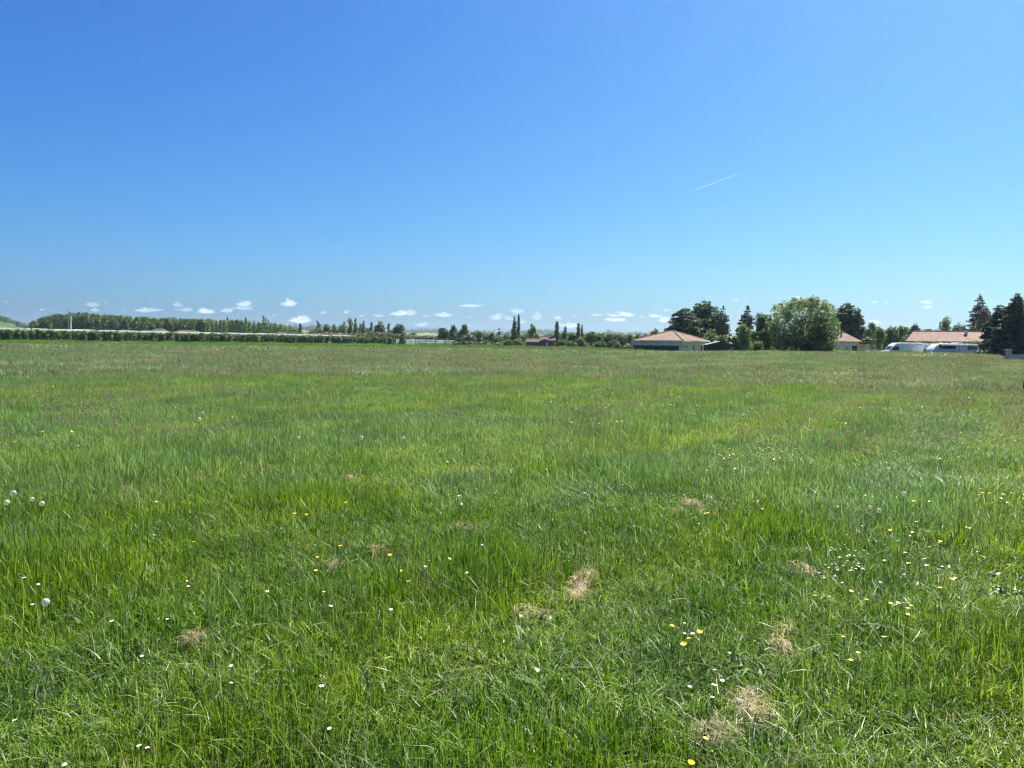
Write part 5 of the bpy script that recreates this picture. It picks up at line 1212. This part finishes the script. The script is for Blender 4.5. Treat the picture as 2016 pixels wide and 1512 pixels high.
def wall_and_pillar():
    D = 76; k = D / FOC; m_w = plain('grey_concrete_block', (.50, .46, .41), .95, .1, .2, 2.5, bump=.4)
    xa, xb = gxy(1988, D)[0], gxy(2060, D)[0]; zt = at(2000, 697.5, D).z; zb = hz(xa, D)
    e = empty('garden_wall', (xa, D, zb), 0, 'low grey block wall running to the right edge', 'wall')
    H = zt - zb; mb = MB(); n = int((xb - xa) / .5); r_ = 5
    for j in range(r_):
        for i_ in range(n): o = .25 * (j % 2); mb.box(o + i_ * .5 + .006, o + i_ * .5 + .494, 0, .2, -.2 + (H + .1) / r_ * j + .005, -.2 + (H + .1) / r_ * (j + 1))
    mb.build('blocks', m_w, e); MB().box(-.02, n * .5 + .3, .01, .19, -.2, H - .12).build('mortar', plain('mortar', (.3, .28, .26), .95, .1), e)
    MB().box(-.02, n * .5 + .3, -.04, .24, H - .095, H - .03).build('coping', m_w, e)
    xp = gxy(1983.5, D)[0]; e = empty('gate_pillar', (xp, D - .1, zb), 0, 'squat grey gate pillar with a flat cap at the left end of the wall', 'pillar')
    Hp = at(1984, 687.5, D).z - zb; w_ = 9 * k / 2
    MB().box(-w_, w_, -.25, .25, -.2, Hp - .1).build('shaft', m_w, e, bevel=.015); MB().box(-w_ - .06, w_ + .06, -.31, .31, Hp - .098, Hp).build('cap', m_w, e, bevel=.015)
    xm = gxy(1975.5, D - 1)[0]; e = empty('mailbox', (xm, D - 1, hz(xm, D - 1)), 0, 'dark green letter box on a post left of the gate pillar', 'letter box')
    Hm = at(1975, 688, D - 1).z - e.location.z
    MB().box(-.13, .13, -.15, .15, Hm - .6, Hm).build('box', m_screen, e, bevel=.02); MB().tube([(0, 0, -.2), (0, 0, Hm - .76)], .04, 8).build('post', m_dark, e)
    MB().box(-.11, .11, -.212, -.203, Hm - .2, Hm - .16).build('slot', m_dark, e)
    # white meter box standing in the grass by the small house
    xt = gxy(1702, 116)[0]; e = empty('garden_pot', (xt, 116, hz(xt, 116)), 0, 'rounded white garden pot in the grass before the porch', 'pot')
    Hq = at(1702, 686.5, 116).z - e.location.z
    pr = [(0.0, .18), (.5, .26), (.8, .30), (.95, .26), (1.0, .27)]
    MB().tube([(0, 0, Hq * a) for a, _ in pr], [b for _, b in pr], 14).build('body', m_shut, e, smooth=True)
    # leaning post at the right edge
    xq, yq = on_plane(2014, 775, .05); e = empty('field_post', (xq, yq, hz(xq, yq)), 0, 'short dark wooden post in the grass at the right edge', 'post')
    MB().tube([(0, 0, -.2), (.02, 0, at(2014, 752, yq).z - e.location.z)], [.03, .025], 8).build('shaft', m_bark, e)
wall_and_pillar()
# creeper hedge between motorhome and tiled house
leafy_row('garden_hedge', 'uneven leafy hedge between the motorhome and the tiled house', 'hedge', [(*gxy(1800, 133), 0), (*gxy(1935, 133), 0)], lambda t: 3.1 + .3 * math.sin(t * 9), .8, 'light', .2, 2.2, stems=True)

# ------------------------------------------------------------------ clouds and contrail
m, t = newmat('cloud_vapour'); pv = N(t, 'ShaderNodeVolumePrincipled'); pv.inputs['Color'].default_value = (1, 1, 1, 1)
pv.inputs['Density'].default_value = .003; pv.inputs['Anisotropy'].default_value = .35
o = N(t, 'ShaderNodeOutputMaterial'); t.links.new(pv.outputs[0], o.inputs['Volume']); m_cloud = m
m_cloud2 = m_cloud.copy(); m_cloud2.name = 'thin_cloud_vapour'; [n_ for n_ in m_cloud2.node_tree.nodes if n_.type == 'PRINCIPLED_VOLUME'][0].inputs['Density'].default_value = .0016
CD = 20000.
def cloud(px, py, wpx, hpx, label, flat=.35):
    c = at(px, py, CD); k = CD / FOC; a, b, d_ = wpx * k / 2, wpx * k * .35, hpx * k / 2
    bm = bmesh.new(); bmesh.ops.create_icosphere(bm, subdivisions=5, radius=1)
    B_ = [(Vector((random.uniform(-.85, .85), random.uniform(-.6, .6), random.uniform(-.1, .75))).normalized(), random.uniform(.2, .6), random.uniform(.12, .3)) for _ in range(16)]
    sd_ = random.uniform(0, 100)
    for v in bm.verts:
        p = v.co.normalized(); r_ = .62
        for q, am, wd in B_: r_ += am * .55 * math.exp(-(p - q).length_squared / (2 * wd * wd))
        r_ += .34 * mnoise.noise(p * 3.1 + Vector((sd_, 0, 0))) + .22 * mnoise.noise(p * 7.3 + Vector((0, sd_, 0))) + .07 * mnoise.noise(p * 15 + Vector((0, sd_, 3)))
        z_ = p.z * r_; z_ = z_ if z_ > 0 else z_ * flat
        edge = 1 - .35 * abs(p.x)
        v.co = Vector((p.x * r_ * a * 1.05, p.y * r_ * b, (z_ - .2) * d_ * 1.75 * edge))
    me = bpy.data.meshes.new('cloud'); bm.to_mesh(me); bm.free()
    o = link('cloud', me, random.choice((m_cloud, m_cloud2, m_cloud2))); o.location = c; tag(o, label, 'cloud', 'small fair weather clouds low over the horizon')
s1, s2, s3, s4 = ('tiny white cloud above the planted wood at left', 'tiny white cloud above the middle tree line', 'tiny white cloud between the brown house and the pink house', 'tiny white cloud above the houses at right')
for px, py, w_, h_, lab in [
 (14, 595, 12, 6, 'lone tiny cloud closest to the left edge'), (82, 610, 16, 4, s1), (183, 600, 34, 9, 'puffy cloud right of the thin mast'), (187, 611, 22, 6, s1), (207, 596, 8, 4, s1), (245, 611, 10, 4, s1),
 (284, 611, 54, 9, 'long low cloud above the planted wood'), (350, 601, 26, 9, 'rounded cloud upper left of the round dark tree'), (366, 610, 34, 8, 'cloud directly above and left of the round dark tree'),
 (405, 613, 48, 10, 'broad cloud right above the round dark tree'), (447, 612, 30, 7, 'flat cloud over the two small dark trees'), (481, 599, 36, 10, 'upper puff of the stacked cloud over the young poplars'),
 (482, 607, 44, 8, 'lower tier of the stacked cloud over the young poplars'), (568, 599, 40, 9, 'high cloud above the right end of the young poplars'), (540, 621, 12, 4, s1), (592, 631, 50, 14, 'large pale cloud bank right of the young poplars'),
 (637, 616, 20, 8, s2), (682, 614, 16, 6, s2), (711, 622, 12, 4, s2), (745, 622, 30, 4, s2), (786, 618, 40, 9, 'left half of the long cloud over the broad dark trees'), (808, 616, 36, 12, 'peaked right half of the long cloud over the broad dark trees'),
 (875, 620, 46, 9, 'flat based cloud left above the jagged topped trees'), (923, 602, 48, 5, 'thin flat cloud highest above the jagged topped trees'), (830, 640, 34, 8, s2), (925, 624, 14, 5, s2), (840, 623, 20, 4, s2),
 (978, 625, 30, 12, 'puffy cloud left of the tall pair of poplars'), (1002, 627, 26, 8, 'cloud touching the left side of the tall poplars'), (1017, 613, 32, 10, 'rounded cloud directly above the tall poplars'),
 (1058, 625, 24, 13, 'round cloud right of the tall pair of poplars'), (1028, 634, 20, 8, s3), (1068, 603, 9, 3, s3), (1098, 626, 16, 8, 'small round cloud above the dark poplar right of the brown house'),
 (1120, 641, 44, 12, 'pale bank low between the poplars'), (1175, 620, 28, 5, s3), (1209, 621, 30, 7, s3), (1222, 615, 24, 4, s3), (1236, 620, 34, 8, 'upper cloud of the cluster left of the tall conifers'),
 (1212, 630, 54, 8, 'lower long cloud of the cluster left of the tall conifers'), (1265, 624, 14, 5, s3), (1291, 622, 28, 6, s3), (1307, 630, 28, 12, 'cloud half behind the broad conifer'), (1314, 611, 20, 5, s3), (1130, 622, 10, 3, s3),
 (1448, 590, 14, 6, 'lone small bright cloud right of the tallest conifer'), (1574, 587, 28, 7, 'cloud just above the top of the big walnut'), (1612, 600, 38, 9, 'bright cloud between the big walnut and the dark blue conifer'),
 (1722, 595, 20, 4, s4), (1801, 589, 9, 4, s4), (1825, 595, 24, 6, 'upper one of two stacked clouds above the tiled house'), (1824, 605, 24, 7, 'lower one of two stacked clouds above the tiled house'), (1725, 634, 26, 8, s4), (1745, 597, 8, 3, s4)]:
    cloud(px, py, w_ * 1.0, h_ * 1.3, lab)
def contrail():
    a, b = at(1354, 380, CD), at(1459, 340, CD); n = 40
    mb = MB(); pts = [a.lerp(b, i_ / n) for i_ in range(n + 1)]
    mb.tube(pts, [17 - 12 * (i_ / n) for i_ in range(n + 1)], 8)
    m, t = newmat('contrail_ice'); tc = N(t, 'ShaderNodeTexCoord'); sx = N(t, 'ShaderNodeSeparateXYZ'); t.links.new(tc.outputs['Generated'], sx.inputs[0])
    v = N(t, 'ShaderNodeVolumePrincipled'); v.inputs['Anisotropy'].default_value = .35; v.inputs['Color'].default_value = (1, 1, 1, 1)
    t.links.new(mapr(t, sx.outputs[0], 0.0, 1.0, .0002, .018), v.inputs['Density'])
    o = N(t, 'ShaderNodeOutputMaterial'); t.links.new(v.outputs[0], o.inputs['Volume'])
    c = mb.build('contrail', m); tag(c, 'thin white contrail slanting up to the right in the blue sky', 'contrail')
contrail()

# ------------------------------------------------------------------ haze
m, t = newmat('haze_air'); v = N(t, 'ShaderNodeVolumePrincipled'); v.inputs['Color'].default_value = (.72, .86, 1, 1)
v.inputs['Density'].default_value = .00008; v.inputs['Anisotropy'].default_value = .55
o = N(t, 'ShaderNodeOutputMaterial'); t.links.new(v.outputs[0], o.inputs['Volume'])
hb = MB().box(-5100, 5100, -5100, 5100, -4.5, 110).build('haze', m); tag(hb, kind='stuff')
